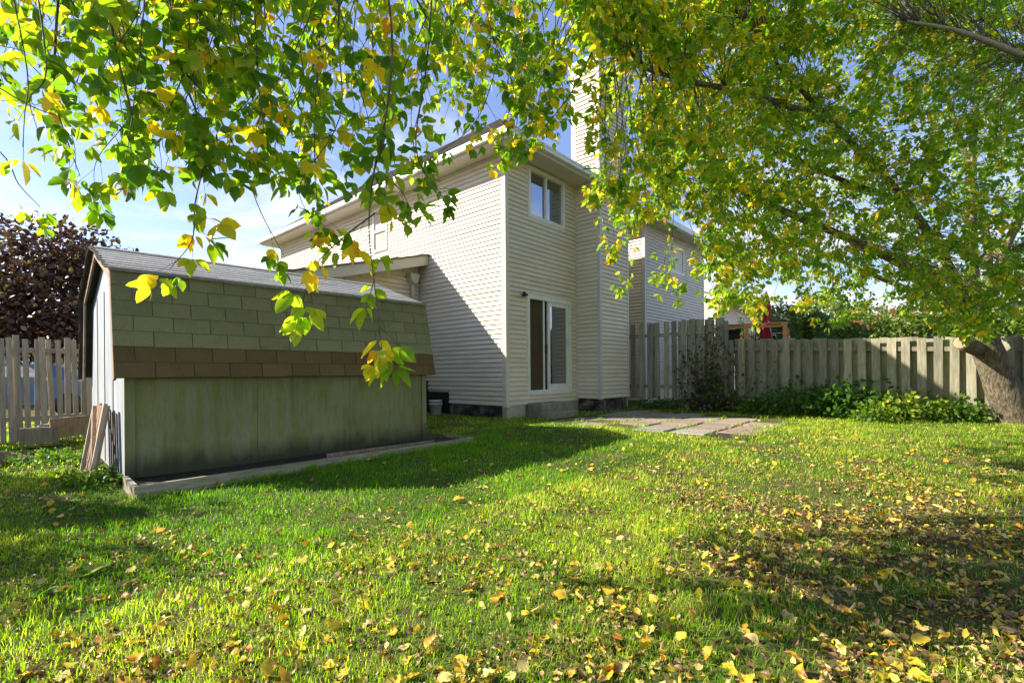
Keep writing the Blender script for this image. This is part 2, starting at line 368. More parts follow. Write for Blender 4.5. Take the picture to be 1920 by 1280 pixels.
def groundmat():
    m, nt, out = newmat('lawn_soil'); N = nt.nodes; L = nt.links
    b = N.new('ShaderNodeBsdfPrincipled'); b.inputs['Roughness'].default_value = 1; b.inputs['Specular IOR Level'].default_value = .1; L.new(b.outputs[0], out.inputs[0])
    t = N.new('ShaderNodeTexCoord')
    def noise(sc, det=6):
        n = N.new('ShaderNodeTexNoise'); n.inputs['Scale'].default_value = sc; n.inputs['Detail'].default_value = det; n.inputs['Roughness'].default_value = .7
        L.new(t.outputs['Object'], n.inputs['Vector']); return n.outputs['Fac']
    r = N.new('ShaderNodeValToRGB'); e = r.color_ramp.elements; e[0].position = .3; e[0].color = (.030,.024,.012,1); e[1].position = .72; e[1].color = (.27,.20,.095,1)
    x = e.new(.5); x.color = (.12,.09,.042,1); L.new(noise(35), r.inputs[0])
    r2 = N.new('ShaderNodeValToRGB'); r2.color_ramp.elements[0].position = .38; r2.color_ramp.elements[1].position = .6; L.new(noise(2.2), r2.inputs[0])
    r3 = N.new('ShaderNodeValToRGB'); r3.color_ramp.elements[0].color = (.030,.062,.008,1); r3.color_ramp.elements[1].color = (.085,.13,.02,1); r3.color_ramp.elements[0].position = .35; r3.color_ramp.elements[1].position = .65; L.new(noise(60), r3.inputs[0])
    mx = N.new('ShaderNodeMix'); mx.data_type = 'RGBA'; L.new(r2.outputs[0], mx.inputs[0]); L.new(r.outputs[0], mx.inputs[6]); L.new(r3.outputs[0], mx.inputs[7])
    L.new(mx.outputs[2], b.inputs['Base Color'])
    bp = N.new('ShaderNodeBump'); bp.inputs['Strength'].default_value = .8; bp.inputs['Distance'].default_value = .02; L.new(noise(45), bp.inputs['Height']); L.new(bp.outputs[0], b.inputs['Normal'])
    return m
M['ground'] = groundmat()
M['paver_pink'] = mat('pinkish_paver', (.23,.175,.135), (.31,.235,.18), rough=.9, scale=20, bump=.4, dirt=(.22,.19,.12), dirt_amt=.6, dirt_scale=4, rnd=.12)
M['paver_grey'] = mat('grey_paver', (.22,.205,.17), (.31,.285,.24), rough=.9, scale=20, bump=.4, dirt=(.19,.17,.11), dirt_amt=.6, dirt_scale=4, rnd=.12)

# ------------------------------------------------------------------ ground
def build_ground():
    def axis(lo, hi, near0, near1, step):
        a = list(np.arange(near0, near1+1e-6, step)); v = near0; s = step
        while v > lo: s *= 1.35; v -= s; a.insert(0, v)
        v = near1; s = step
        while v < hi: s *= 1.35; v += s; a.append(v)
        return np.array(a)
    xs = axis(-900, 900, -12, 12, .16); ys = axis(-900, 1500, 0, 15, .16)
    X, Y = np.meshgrid(xs, ys); Z = gz(X, Y)
    far = np.maximum(np.abs(X), np.abs(Y-6)) > 40; Z[far] = 0
    V = np.stack([X, Y, Z], -1).reshape(-1, 3); nx = len(xs); ny = len(ys)
    i, j = np.meshgrid(np.arange(nx-1), np.arange(ny-1)); a = (j*nx+i).ravel()
    T = np.concatenate([np.stack([a, a+1, a+nx+1], 1), np.stack([a, a+nx+1, a+nx], 1)])
    me = big_mesh('lawn', M['ground'], V, T, smooth=True)
    o = place('lawn', me); tag(o, 'uneven backyard lawn soil running back to the houses', kind='structure')
build_ground()

# house frame: x runs along the rear wall, y runs back along the lit side wall
C0 = Vector((-0.12, 10.2, 0)); HROT = math.radians(48.5)
cH, sH = math.cos(HROT), math.sin(HROT)
def Hw(x, y, z=0.0): return Vector((C0.x + x*cH - y*sH, C0.y + x*sH + y*cH, z))
def Hl(X, Y):
    dx = X - C0.x; dy = Y - C0.y; return dx*cH + dy*sH, -dx*sH + dy*cH
GH = 0.13   # ground level at the house

# patio of slabs
pat = place('patio', MB().box(-.15, -4.75, -.06, 3.75, -.95, -.012).mesh('patio_bed', M['soil']), loc=Hw(0, 0, GH), rot=(0, 0, HROT))
tag(pat, 'sunken patio bed of pinkish and grey slabs', kind='structure')
pv = {}
for k, c in (('paver_pink', 0), ('paver_grey', 1)):
    pv[k] = MB().box(-.29, -.29, -.05, .29, .29, 0, .012).mesh('paver', M[k])
for i in range(6):
    for j in range(6):
        x = .15 + i*.615 + (.12 if j % 2 else 0) - .05; y = -4.45 + j*.615
        if (i, j) in ((0, 0), (5, 0), (5, 1), (5, 2), (4, 0)): continue
        place('paver', pv[random.choice(('paver_pink', 'paver_pink', 'paver_grey'))], pat, loc=(x, y, random.uniform(-.010, .010)+.008),
              rot=(random.uniform(-.02, .02), random.uniform(-.02, .02), random.uniform(-.05, .05)))

# ------------------------------------------------------------------ siding
PITCH = 0.1016
_course = {}
def course_mesh(L, m):
    k = (round(L, 3), m.name)
    if k not in _course:
        e = .004
        prof = [(-.001, .0165), (-.024, .017), (-.0255, .025), (-.006, PITCH-.001), (.0, PITCH-.001), (.0, .016)]
        _course[k] = MB().prism(prof, 'x', 0, L).mesh('siding_board', m)
    return _course[k]
def siding(parent, L, z0, z1, loc, rotz, m, holes=(), top=None, flip=False):
    """courses on a wall that runs L along local x from loc, facing -y; holes = (x0, x1, za, zb)"""
    z = z0
    n = int(round((z1-z0)/PITCH))
    for k in range(n):
        zz = z0 + k*PITCH
        segs = [(0.0, L)]
        for (a, b, za, zb) in holes:
            if zz + PITCH*.6 > za and zz + PITCH*.4 < zb:
                ns = []
                for (p, q) in segs:
                    if b <= p or a >= q: ns.append((p, q)); continue
                    if a > p: ns.append((p, a))
                    if b < q: ns.append((b, q))
                segs = ns
        if top is not None:
            lim = top(zz)            # sloping top edge: keep only x < lim (or > lim)
            segs = [(max(p, lim[0]), min(q, lim[1])) for p, q in segs if min(q, lim[1]) - max(p, lim[0]) > .05]
        cut = []
        for p, q in segs:
            j = (k//2*1.37+.9) % 3.6
            while j < q:
                if p+.4 < j < q-.4: cut.append((p, j)); p = j
                j += 3.6
            cut.append((p, q))
        segs = cut
        for p, q in segs:
            R = Matrix.Rotation(rotz, 3, 'Z'); v = R @ Vector((p, 0, 0))
            lap = R @ Vector((0, -.0025 if round(p*10) % 2 else 0, 0)); place('siding_board', course_mesh(q-p-.001, m), parent, loc=(loc[0]+v.x+lap.x, loc[1]+v.y+lap.y, zz), rot=(0, 0, rotz))

ZS = 0.39; ZT = 5.735      # bottom and top of the siding
house = thing('townhouse', 'two storey cream sided townhouse with tall boxed chimney and white sliding patio door', 'house', Hw(0, 0, 0), HROT)
SM = M['siding']
# side wall (lit) : plane x = 0
sw = MB().box(.0, .0, ZS, .12, 10.8, ZT).build('side_wall', SM, house)
# outline for siding running along +y and facing -x: rotate by -90 deg => local x -> -y ; so start at y=10.8
def frame_window(parent, name, x0, x1, z0, z1, panes, depth=.10, mullions=(), tw=.075, m='trim', proud=.03):
    """window in a wall facing -y of parent's frame (y=0 plane)"""
    mb = MB()
    mb.box(x0, -proud, z0, x0+tw, depth, z1).box(x1-tw, -proud, z0, x1, depth, z1)
    mb.box(x0+tw, -proud, z0, x1-tw, depth, z0+tw).box(x0+tw, -proud, z1-tw, x1-tw, depth, z1)
    # outer casing, a little wider and slimmer
    c = .03
    mb.box(x0-c, -proud+.012, z0-c, x0, .0, z1+c).box(x1, -proud+.012, z0-c, x1+c, .0, z1+c)
    mb.box(x0, -proud+.012, z0-c, x1, .0, z0).box(x0, -proud+.012, z1, x1, .0, z1+c)
    w = mb.build(name, M[m], parent)
    for (a, b) in mullions:
        MB().box(a, -.005, z0+tw, b, depth*.6, z1-tw).build('mullion', M[m], w)
    return w

# side wall siding carrier (rotated so that its -y faces the lawn side)
def side_carrier(x, y_far, name='wall_frame'):
    return (x, y_far)
# garage wing numbers
WY = 2.9
sideholes = [(10.8-4.94-.03, 10.8-4.25+.03, 4.40, 5.63), (10.8-2.86, 10.8-1.80, .30, .64)]
siding(sw, 10.8-.09, ZS, ZT, (-.0, 10.8, 0), -math.pi/2, SM, holes=sideholes)
# side window
swf = MB()
for (a, b, z0, z1) in ((4.25, 4.32, 4.43, 5.60), (4.87, 4.94, 4.43, 5.60), (4.32, 4.87, 4.43, 4.50), (4.32, 4.87, 5.53, 5.60), (4.32, 4.87, 4.96, 5.02)):
    swf.box(-.035, a, z0, .02, b, z1)
swo = swf.build('window', M['trim'], house); swo['label'] = 'narrow white window high on the lit side wall'
MB().box(.0, 4.32, 4.50, .006, 4.87, 4.96).build('pane', M['glass'], swo); MB().box(.0, 4.32, 5.02, .006, 4.87, 5.53).build('pane', M['glass'], swo)
MB().box(.014, 4.33, 4.51, .018, 4.86, 5.52).build('blind', M['blind'], swo)
# corner trims
MB().box(-.026, .0, ZS-.015, -.001, .09, ZT-.002).box(-.026, -.026, ZS-.015, .09, -.001, ZT-.002).build('corner_trim', M['siding'], house)
MB().box(-.026, 10.72, ZS, -.001, 10.8, ZT-.002).build('corner_trim', M['siding'], house)
# rear wall with openings: door x .68-2.36 z .62-2.83 ; window x .76-2.125 z 4.56-5.70
rw = MB()
rw.box(.125, .0, ZS, .70, .12, ZT); rw.box(2.34, .0, ZS, 4.7, .12, ZT)
rw.box(.70, .0, ZS, 2.34, .12, .64); rw.box(.70, .0, 2.81, 2.34, .12, 4.58); rw.box(.70, .0, 4.58, .78, .12, ZT); rw.box(2.105, .0, 4.58, 2.34, .12, ZT)
rwo = rw.build('rear_wall', SM, house)
siding(rwo, 2.61-.09-.02, ZS, ZT, (.09, 0, 0), 0, SM, holes=[(.68-.03-.09, 2.36+.03-.09, .60, 2.84), (.76-.03-.09, 2.125+.03-.09, 4.52, 5.8)])
MB().box(2.585, -.022, ZS, 2.608, -.001, ZT-.003).build('corner_trim', SM, house)
siding(rwo, .69, ZS, ZT, (4.0, 0, 0), 0, SM)
# far walls
MB().box(4.58, .12, ZS, 4.7, 10.8, ZT).box(.12, 10.68, ZS, 4.58, 10.8, ZT).build('wall', SM, house)
# foundation
MB().box(.03, .03, -.3, 4.67, .12, ZS-.001).build('foundation', M['parge'], house)
MB().box(.02, .12, -.3, .12, 10.75, ZS-.001).build('foundation', M['tar'], house)['label'] = 'black tarred foundation with peeling patches'
MB().box(.0, .0, -.3, .03, .12, ZS-.002).box(.03, .0, -.3, .6, .03, ZS-.002).build('foundation', M['parge'], house)
# hatch and box by the bucket
MB().box(-.03, 1.80, .05, -.002, 2.86, .66).build('cellar_hatch', M['black'], house)
MB().box(-.10, 2.58, .66, -.003, 2.72, .92).build('utility_box', M['black'], house)
MB().box(-.09, 2.75, .68, -.003, 2.93, .90).build('outlet_box', M['door'], house)
# upper window
uw = frame_window(house, 'window', .76, 2.125, 4.56, 5.69, None, mullions=((1.40, 1.455),))
uw['label'] = 'white sliding upstairs window under the soffit'
MB().box(.835, .045, 4.635, 1.40, .05, 5.615).build('pane', M['glass'], uw)
MB().box(1.455, .03, 4.635, 2.05, .035, 5.615).build('pane', M['glass'], uw)
# rooms behind the openings (back wall, sides, floor)
def room(x0, x1, z0, z1, d, m):
    b = MB(); t = .03
    b.box(x0-t, .125, z0-t, x0, d, z1+t).box(x1, .125, z0-t, x1+t, d, z1+t).box(x0, d-t, z0-t, x1, d, z1+t)
    b.box(x0, .125, z0-t, x1, d-t, z0).box(x0, .125, z1, x1, d-t, z1+t)
    return b.build('room', m, house)
room(.70, 2.34, 4.5, 5.72, 2.2, M['interior']); room(.62, 2.42, .55, 2.9, 2.6, M['interior'])
MB().box(1.6, .10, 4.65, 2.02, .115, 5.6).build('curtain', M['blind'], uw)
# sliding door
dr = frame_window(house, 'sliding_door', .68, 2.36, .62, 2.83, None, tw=.085)
MB().box(.77, -.05, .60, 2.30, -.031, .66).build('sill', M['trim'], dr)
MB().box(1.30, .02, .70, 1.36, .05, 2.745).build('screen_stile', M['trim'], dr)
MB().box(.765, .035, .705, 1.30, .037, 2.745).build('screen', M['screen'], dr)
fixed = MB(); fx0, fx1 = 1.44, 2.275
fixed.box(fx0, -.01, .705, fx0+.09, .03, 2.745).box(fx1-.09, -.01, .705, fx1, .03, 2.745).box(fx0+.09, -.01, .705, fx1-.09, .03, .83).box(fx0+.09, -.01, 2.65, fx1-.09, .03, 2.745)
fo = fixed.build('door_leaf', M['trim'], dr)
MB().box(fx0+.09, .008, .83, fx1-.09, .013, 2.65).build('pane', M['glass'], dr)
bl = MB()
for k in range(9): bl.box(1.56+k*.075, .09, .80, 1.615+k*.075, .096, 2.62)
bl.build('vertical_blind', M['blind'], dr)
MB().box(1.362, -.02, 1.55, 1.385, .02, 1.75).build('handle', M['metalb'], dr)
# wall light
wlight = MB().lathe([(.0, -.02), (.04, -.02), (.045, 0), (.04, .02), (0, .02)], 12).tube([(0, 0, 0), (-.05, -.02, .01), (-.09, -.04, 0)], .012, 6)
wlight.lathe([(0, .05), (.03, .05), (.055, -.03), (.05, -.05), (0, -.05)], 12, (-.10, -.03, 0))
wlight.build('wall_light', M['metalb'], house, loc=(.60, -.06, 2.80))
# chimney
CX0, CX1, CY = 2.61, 3.99, -.70; CT = 8.72
ch = MB().box(CX0, CY, ZS+.06, CX1, .0, CT).box(CX0, .0, ZT, CX1, .10, CT).build('chimney', SM, house)
siding(ch, CX1-CX0-.12, ZS+.06, CT-.05, (CX0+.06, CY, 0), 0, SM)
siding(ch, .70-.07, ZS+.06, CT-.05, (CX0, -.01, 0), -math.pi/2, SM)
MB().box(CX0-.022, CY, ZS+.05, CX0, CY+.06, CT-.03).box(CX0-.022, CY-.022, ZS+.05, CX0+.06, CY, CT-.03).box(CX1-.06, CY-.022, ZS+.05, CX1, CY, CT-.03).box(CX1, CY-.022, ZS+.05, CX1+.022, CY+.05, CT-.03).build('corner_trim', M['siding2'], house)
MB().box(CX0-.05, CY-.05, CT-.02, CX1+.05, .14, CT+.07).build('chimney_top', M['gutter'], house)
MB().lathe([(.14, .07), (.14, .38), (.20, .38), (.20, .50), (0, .56)], 14, ((CX0+CX1)/2, -.35, CT)).build('flue_cap', M['metalb'], house)
MB().box(CX0+.1, CY+.12, .0, CX1-.1, -.001, ZS+.055).build('chimney_foundation', M['tar'], house)
# eaves: soffit boards, fascia, gutter
OV = .44; OR = .50; HX1 = 4.7+.4; HY1 = 10.8+.55
def ring_box(z0, z1, out, th, name, m):
    b = MB()
    b.box(-OV-out, -OR-out, z0, -OV-out+th, HY1+out, z1)
    b.box(-OV-out+th, -OR-out, z0, HX1+out, -OR-out+th, z1)
    b.box(HX1+out-th, -OR-out+th, z0, HX1+out, HY1+out, z1)
    b.box(-OV-out+th, HY1+out-th, z0, HX1+out-th, HY1+out, z1)
    return b.build(name, m, house)
sof = MB()
sof.box(-OV, -OR, ZT+.0, .0, HY1, ZT+.02); sof.box(.0, -OR, ZT+.0, CX0-.002, .0, ZT+.02); sof.box(CX1+.002, -OR, ZT, HX1, 0, ZT+.02)
sof.box(4.7, .0, ZT, HX1, HY1, ZT+.02); sof.box(0, 10.8, ZT, 4.7, HY1, ZT+.02)
sof.build('soffit', M['soffit'], house)
# fascia + gutter go round, broken at the chimney
def eave_run(name, m, prof_w, z0, z1, off):
    b = MB(); o = off; t = prof_w
    b.box(-OV-o-t, -OR-o-t, z0, -OV-o, HY1+o, z1)
    b.box(-OV-o, -OR-o-t, z0, CX0-.03, -OR-o, z1)
    b.box(CX1+.03, -OR-o-t, z0, HX1+o, -OR-o, z1)
    b.box(HX1+o, -OR-o-t, z0, HX1+o+t, HY1+o, z1)
    b.box(-OV-o-t, HY1+o, z0, HX1+o+t, HY1+o+t, z1)
    return b.build(name, m, house)
eave_run('fascia', M['soffit'], .02, ZT-.01, ZT+.15, 0.0)
eave_run('gutter', M['gutter'], .10, ZT+.05, ZT+.155, .021)
eave_run('gutter_lip', M['gutter'], .012, ZT+.125, ZT+.165, .122)
# hip roof
def hiproof(parent, x0, x1, y0, y1, z, k, slope, m, name='roof', cut=None):
    xm0 = x0+k; ym0 = y0+k; ym1 = y1-k; xm1 = x1-k; zt = z+k*slope
    vs = [(x0,y0,z),(x1,y0,z),(x1,y1,z),(x0,y1,z)]
    if xm1 - xm0 < .3: xm = (x0+x1)/2; vs += [(xm, ym0, z+(xm-x0)*slope), (xm, ym1, z+(xm-x0)*slope)]; fs = [(0,1,4),(1,2,5,4),(2,3,5),(3,0,4,5),(3,2,1,0)]
    else: vs += [(xm0,ym0,zt),(xm1,ym0,zt),(xm1,ym1,zt),(xm0,ym1,zt)]; fs = [(0,1,5,4),(1,2,6,5),(2,3,7,6),(3,0,4,7),(4,5,6,7),(3,2,1,0)]
    return MB().add(vs, fs).build(name, m, parent)
rf = hiproof(house, -OV-.06, HX1+.06, -OR-.06, HY1+.06, ZT+.16, 2.75, .79, M['roof'])
# low ridges of shingle courses on the visible slope
cr_ = MB()
k = 0; n = 25
for i in range(n):
    a = i*2.75/n
    za = ZT+.163+a*.79
    x = -OV-.06+a; y0 = -OR-.06+a; y1 = HY1+.06-a
    nx, nz = -.79/1.274, 1/1.274
    cr_.add([(x, y0, za), (x, y1, za), (x+.11, y1-.11, za+.087), (x+.11, y0+.11, za+.087),
             (x+nx*.012, y0, za+nz*.012), (x+nx*.012, y1, za+nz*.012)], [(0,1,5,4), (4,5,2,3)])
cr_.build('shingle_courses', M['roof'], rf)
# downspout is on the wing. Roof end caps done.

# garage wing leaning on the side wall
WX = -5.2
def wroof(x): return 4.0 + .267*x
wing = MB()
prof = [(-.03, .35), (WX, .35), (WX, wroof(WX)-.22), (-.03, wroof(0)-.22)]
wing.prism(prof, 'y', WY, 8.6)
wo = wing.build('wing_wall', SM, house)
siding(wo, -WX-.06, ZS, 3.78, (WX, WY, 0), 0, SM, top=lambda z: (max(0, (z+PITCH+.22-4.0)/.267-WX), -WX-.06))
MB().prism([(WX+.01, -.2), (-.04, -.2), (-.04, .349), (WX+.01, .349)], 'y', WY+.02, 8.58).build('foundation', M['parge'], house)
# roof slab of the wing: fascia board along the rake + shingles on top
def slab(x0, x1, dz0, dz1, y0, y1, name, m):
    return MB().prism([(x0, wroof(x0)+dz0), (x1, wroof(x1)+dz0), (x1, wroof(x1)+dz1), (x0, wroof(x0)+dz1)], 'y', y0, y1).build(name, m, house)
slab(WX-.35, -.018, -.25, -.02, 2.52, 2.555, 'rake_fascia', M['soffit'])
slab(WX-.35, -.019, -.21, -.05, 2.557, 8.9, 'wing_roof_deck', M['soffit'])
slab(WX-.38, -.018, -.019, .02, 2.48, 8.93, 'wing_roof', M['roof'])
dsp = MB().prism([(-.42, 3.52), (-.14, 3.52), (-.18, 3.36), (-.25, 3.28), (-.31, 3.28), (-.38, 3.36)], 'y', 2.70, 2.88)
dsp.box(-.315, 2.78, .40, -.245, 2.85, 3.28)
dsp.build('downspout', M['soffit'], house)

# concrete steps
st = thing('concrete_steps', 'mossy concrete block steps below the sliding patio door', 'steps', Hw(.66, -.2, GH), HROT)
MB().box(0, -.24, -.2, 1.0, .198, .30, .02).build('step', M['concrete'], st)
MB().box(-.10, -.58, -.2, .86, -.242, .13, .02).build('step', M['concrete'], st)

# ------------------------------------------------------------------ neighbour unit
nb = thing('townhouse', 'neighbouring townhouse in blue shade behind the weathered fence, right of the chimney', 'house', Hw(6.45, 0.03, 0), HROT)
s2 = M['siding2']
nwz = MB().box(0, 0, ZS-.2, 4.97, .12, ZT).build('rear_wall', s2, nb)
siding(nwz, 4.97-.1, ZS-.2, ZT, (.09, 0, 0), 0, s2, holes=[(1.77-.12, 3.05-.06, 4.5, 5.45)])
nws = MB().box(0, .12, ZS-.2, .12, 9, ZT).build('side_wall', SM, nb)
siding(nws, 9-.09, ZS-.2, ZT, (0, 9, 0), -math.pi/2, SM)
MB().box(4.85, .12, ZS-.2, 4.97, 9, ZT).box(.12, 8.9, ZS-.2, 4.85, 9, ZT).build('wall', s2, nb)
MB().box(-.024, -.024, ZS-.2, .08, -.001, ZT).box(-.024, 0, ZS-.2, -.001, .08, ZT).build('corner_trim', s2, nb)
MB().box(4.89, -.024, ZS-.2, 4.99, -.001, ZT).build('corner_trim', s2, nb)
MB().box(.02, .02, -.3, 4.95, 8.95, ZS-.201).build('foundation', M['parge'], nb)
w2 = frame_window(nb, 'window', 1.77, 3.05, 4.5, 5.42, None, mullions=((2.38, 2.44),))
MB().box(1.84, .04, 4.57, 2.98, .045, 5.35).build('pane', M['glass'], w2)
MB().box(-.35, -.45, ZT, 5.35, 0, ZT+.02).box(-.35, 0, ZT, 0, 9.4, ZT+.02).build('soffit', M['soffit'], nb)
MB().box(-.47, -.57, ZT-.01, -.35, 9.4, ZT+.15).box(-.35, -.57, ZT-.01, 5.4, -.45, ZT+.15).build('gutter', M['gutter'], nb)
hiproof(nb, -.46, 5.45, -.56, 9.5, ZT+.152, 2.9, .42, M['roof'])

# bungalow beyond
bg = thing('bungalow', 'low cream bungalow with white gable fascia beyond the tall fence', 'house', Hw(15.1, .75, 0), HROT)
bw = MB().prism([(0, -.2), (7, -.2), (7, 4.35), (3.5, 5.5), (0, 4.35)], 'x', 0, 12).build('wall', SM, bg)
siding(bw, 7, .4, 4.3, (0, 7, 0), -math.pi/2, SM); siding(bw, 12, .4, 4.3, (0, 0, 0), 0, s2, holes=[(3.0, 3.9, 2.6, 3.9)])
MB().box(3.0, -.04, 2.6, 3.9, .0, 3.9).build('window', M['trim'], bg)
MB().box(3.08, -.046, 2.68, 3.82, -.042, 3.82).build('pane', M['glass'], bg)
MB().prism([(-.55, 4.12), (3.5, 5.45), (7.55, 4.12), (7.55, 4.32), (3.5, 5.67), (-.55, 4.32)], 'x', -.32, -.28).build('rake_fascia', M['gutter'], bg)
MB().prism([(-.6, 4.325), (3.5, 5.68), (7.6, 4.325), (7.6, 4.38), (3.5, 5.74), (-.6, 4.38)], 'x', -.36, 12.3).build('roof', M['roof'], bg)
MB().box(-.27, -.6, 4.15, 12.3, -.02, 4.3).build('eave', M['soffit'], bg)

# ------------------------------------------------------------------ shed
SR = math.radians(45.5); cS, sS = math.cos(SR), math.sin(SR); S0 = Vector((-3.80, 4.76, 0))
def Sw(x, y, z=0.0): return Vector((S0.x + x*cS - y*sS, S0.y + x*sS + y*cS, z))
def Sl(X, Y):
    dx = X-S0.x; dy = Y-S0.y; return dx*cS+dy*sS, -dx*sS+dy*cS
SL = 3.56; SWD = 3.0; SZ = 0.10
shed = thing('garden_shed', 'weathered gambrel garden shed with green stained wall and olive and brown shingles', 'shed', Sw(0, 0, 0), SR)
EZ, EY = 1.075, -.115; BZ, BY = 2.155, .135; RZ, RY = 2.62, 1.5
# front wall: three plywood panels
for i in range(3):
    a = .07 + i*(SL-.14)/3; b = a + (SL-.14)/3 - .004
    MB().box(a, .0, .04 if i else .08, b, .02, 1.15).build('wall_panel', M['ply'], shed)
MB().box(-.006, -.022, .06, .075, -.001, 1.14).build('corner_trim', M['ply'], shed)
MB().box(SL-.075, -.022, .06, SL, -.001, 1.14).build('corner_trim', M['ply'], shed)
gable = [(.021, .06), (SWD-.021, .06), (SWD-.021, 1.12), (SWD-BY, BZ-.04), (RY, RZ-.05), (BY, BZ-.04), (.021, 1.12)]
g1 = MB().prism(gable, 'x', -.002, .018).build('gable_wall', M['greyply'], shed); g1['label'] = 'pale grey gable wall catching the sun'
for yy in (.78, 1.5, 2.22):
    MB().box(-.010, yy-.004, .08, -.0025, yy+.004, 2.1).build('panel_joint', M['oldwood'], shed)
MB().prism(gable, 'x', SL-.018, SL).build('gable_wall', M['ply'], shed)
MB().box(.02, SWD-.02, .06, SL-.02, SWD, 1.14).build('wall', M['ply'], shed)
# roof deck
X0, X1 = -.095, SL+.10
deck = [(EY, EZ), (BY-.005, BZ-.012), (RY, RZ-.014), (SWD-BY+.005, BZ-.012), (SWD-EY, EZ), (SWD-EY-.03, EZ), (SWD-BY-.03, BZ-.05), (RY, RZ-.05), (BY+.03, BZ-.05), (EY+.03, EZ)]
roof = MB().prism(deck, 'x', X0+.02, X1-.02).build('roof', M['shedge'], shed)
# gable-end boards under the roof edge
fb = MB()
for (a, b) in (((EY, EZ), (BY, BZ)), ((BY, BZ), (RY, RZ)), ((RY, RZ), (SWD-BY, BZ)), ((SWD-BY, BZ), (SWD-EY, EZ-.02))):
    d = Vector((0, b[0]-a[0], b[1]-a[1])).normalized(); nrm = Vector((0, d.z, -d.y))*.055
    fb2 = MB().beam((X0+.012, a[0]+nrm.y, a[1]+nrm.z), (X0+.012, b[0]+nrm.y, b[1]+nrm.z), .022, .10, up=(0, -d.z, d.y))
    fb2.build('barge_board', M['oldwood'], shed)
MB().box(SL+.08, EY+.02, EZ-.0, SL+.10, BY, EZ+.08).build('barge_board', M['oldwood'], shed)
# shingles, lower slope: 7 courses of tabs
sl = Vector((0, BY-EY, BZ-EZ)); slen = sl.length; sd = sl.normalized(); tilt = math.atan2(sd.z, sd.y)
expo = slen/7.0; tabw = .333
def tab_mesh(w, h, t, m, seed):
    r = random.Random(seed); j = lambda s: r.uniform(-s, s)
    vs = [(0+.0035, j(.003), t), (w-.0035, j(.003), t), (w-.0035, h, .004), (.0035, h, .004), (.0035, 0, 0), (w-.0035, 0, 0)]
    return MB().add([vs[0], vs[1], vs[2], vs[3], (vs[0][0], vs[0][1], 0), (vs[1][0], vs[1][1], 0), (vs[2][0], h, 0), (vs[3][0], h, 0)],
                    [(0,1,2,3),(4,5,1,0),(5,6,2,1),(7,4,0,3)]).mesh('shingle', m)
tabs = {}
for k in ('shgreen', 'shbrown', 'roofgrey'):
    for v in range(3): tabs[k, v] = tab_mesh(tabw, expo+.02, .012, M[k], v)
nrm = Vector((0, -sd.z, sd.y))
for c in range(7):
    key = 'shbrown' if c < 2 else 'shgreen'
    x = X0 - (tabw*(.5 if c % 2 else 0.02))
    p = Vector((0, EY, EZ)) + sd*(c*expo) + nrm*.002
    while x < X1-.02:
        a = max(x, X0); b = min(x+tabw, X1)
        if b-a > .03:
            o = place('shingle', tabs[key, random.randrange(3)], roof, loc=(a, p.y, p.z+random.uniform(-.002, .002)), rot=(tilt, 0, random.uniform(-.004, .004)), scale=((b-a)/tabw, 1, 1))
        x += tabw
# upper slope courses of tabs
su = Vector((0, RY-BY, RZ-BZ)); ulen = su.length; ud = su.normalized(); ut = math.atan2(ud.z, ud.y); un = Vector((0, -ud.z, ud.y))
uex = ulen/9.0
utab = [tab_mesh(tabw*2, uex+.03, .010, M['roofgrey'], 7+v) for v in range(3)]
for c in range(9):
    p = Vector((0, BY-.02, BZ-.005)) + ud*(c*uex) + un*.004
    x = X0 - (tabw if c % 2 else 0)
    while x < X1-.02:
        a = max(x, X0-.01); b = min(x+tabw*2, X1)
        if b-a > .05: place('shingle', utab[random.randrange(3)], roof, loc=(a, p.y, p.z), rot=(ut, 0, random.uniform(-.004, .004)), scale=((b-a)/(tabw*2), 1, 1))
        x += tabw*2
# drip edge where the slopes meet, and ridge cap
e1 = MB().beam((X0-.01, BY-.035, BZ+.0), (X1+.01, BY-.035, BZ+.0), .012, .035); e1.build('drip_edge', M['roofgrey'], roof)
for k in range(13):
    xa = X0 + k*(X1-X0)/13
    MB().prism([(RY-.13, RZ-.02), (RY, RZ+.022), (RY+.13, RZ-.02), (RY, RZ+.008)], 'x', xa, xa+(X1-X0)/13-.006).build('ridge_cap', M['roofgrey'], roof)
# curled old shingle edge on the gable end
ed = MB()
r = random.Random(4)
for (a, b) in (((BY, BZ), (RY, RZ)), ((RY, RZ), (SWD-BY, BZ)), ((SWD-BY, BZ), (SWD-EY, EZ))):
    A = Vector((0, a[0], a[1])); B = Vector((0, b[0], b[1])); n = int((B-A).length/.14)
    for i in range(n):
        p = A.lerp(B, i/n); q = A.lerp(B, (i+1.15)/n)
        ed.beam((X0-.012-r.uniform(0, .02), p.y, p.z+.012), (X0-.012-r.uniform(0, .02), q.y, q.z+.003), .05, .010)
ed.build('shingle_edge', M['shedge'], roof)

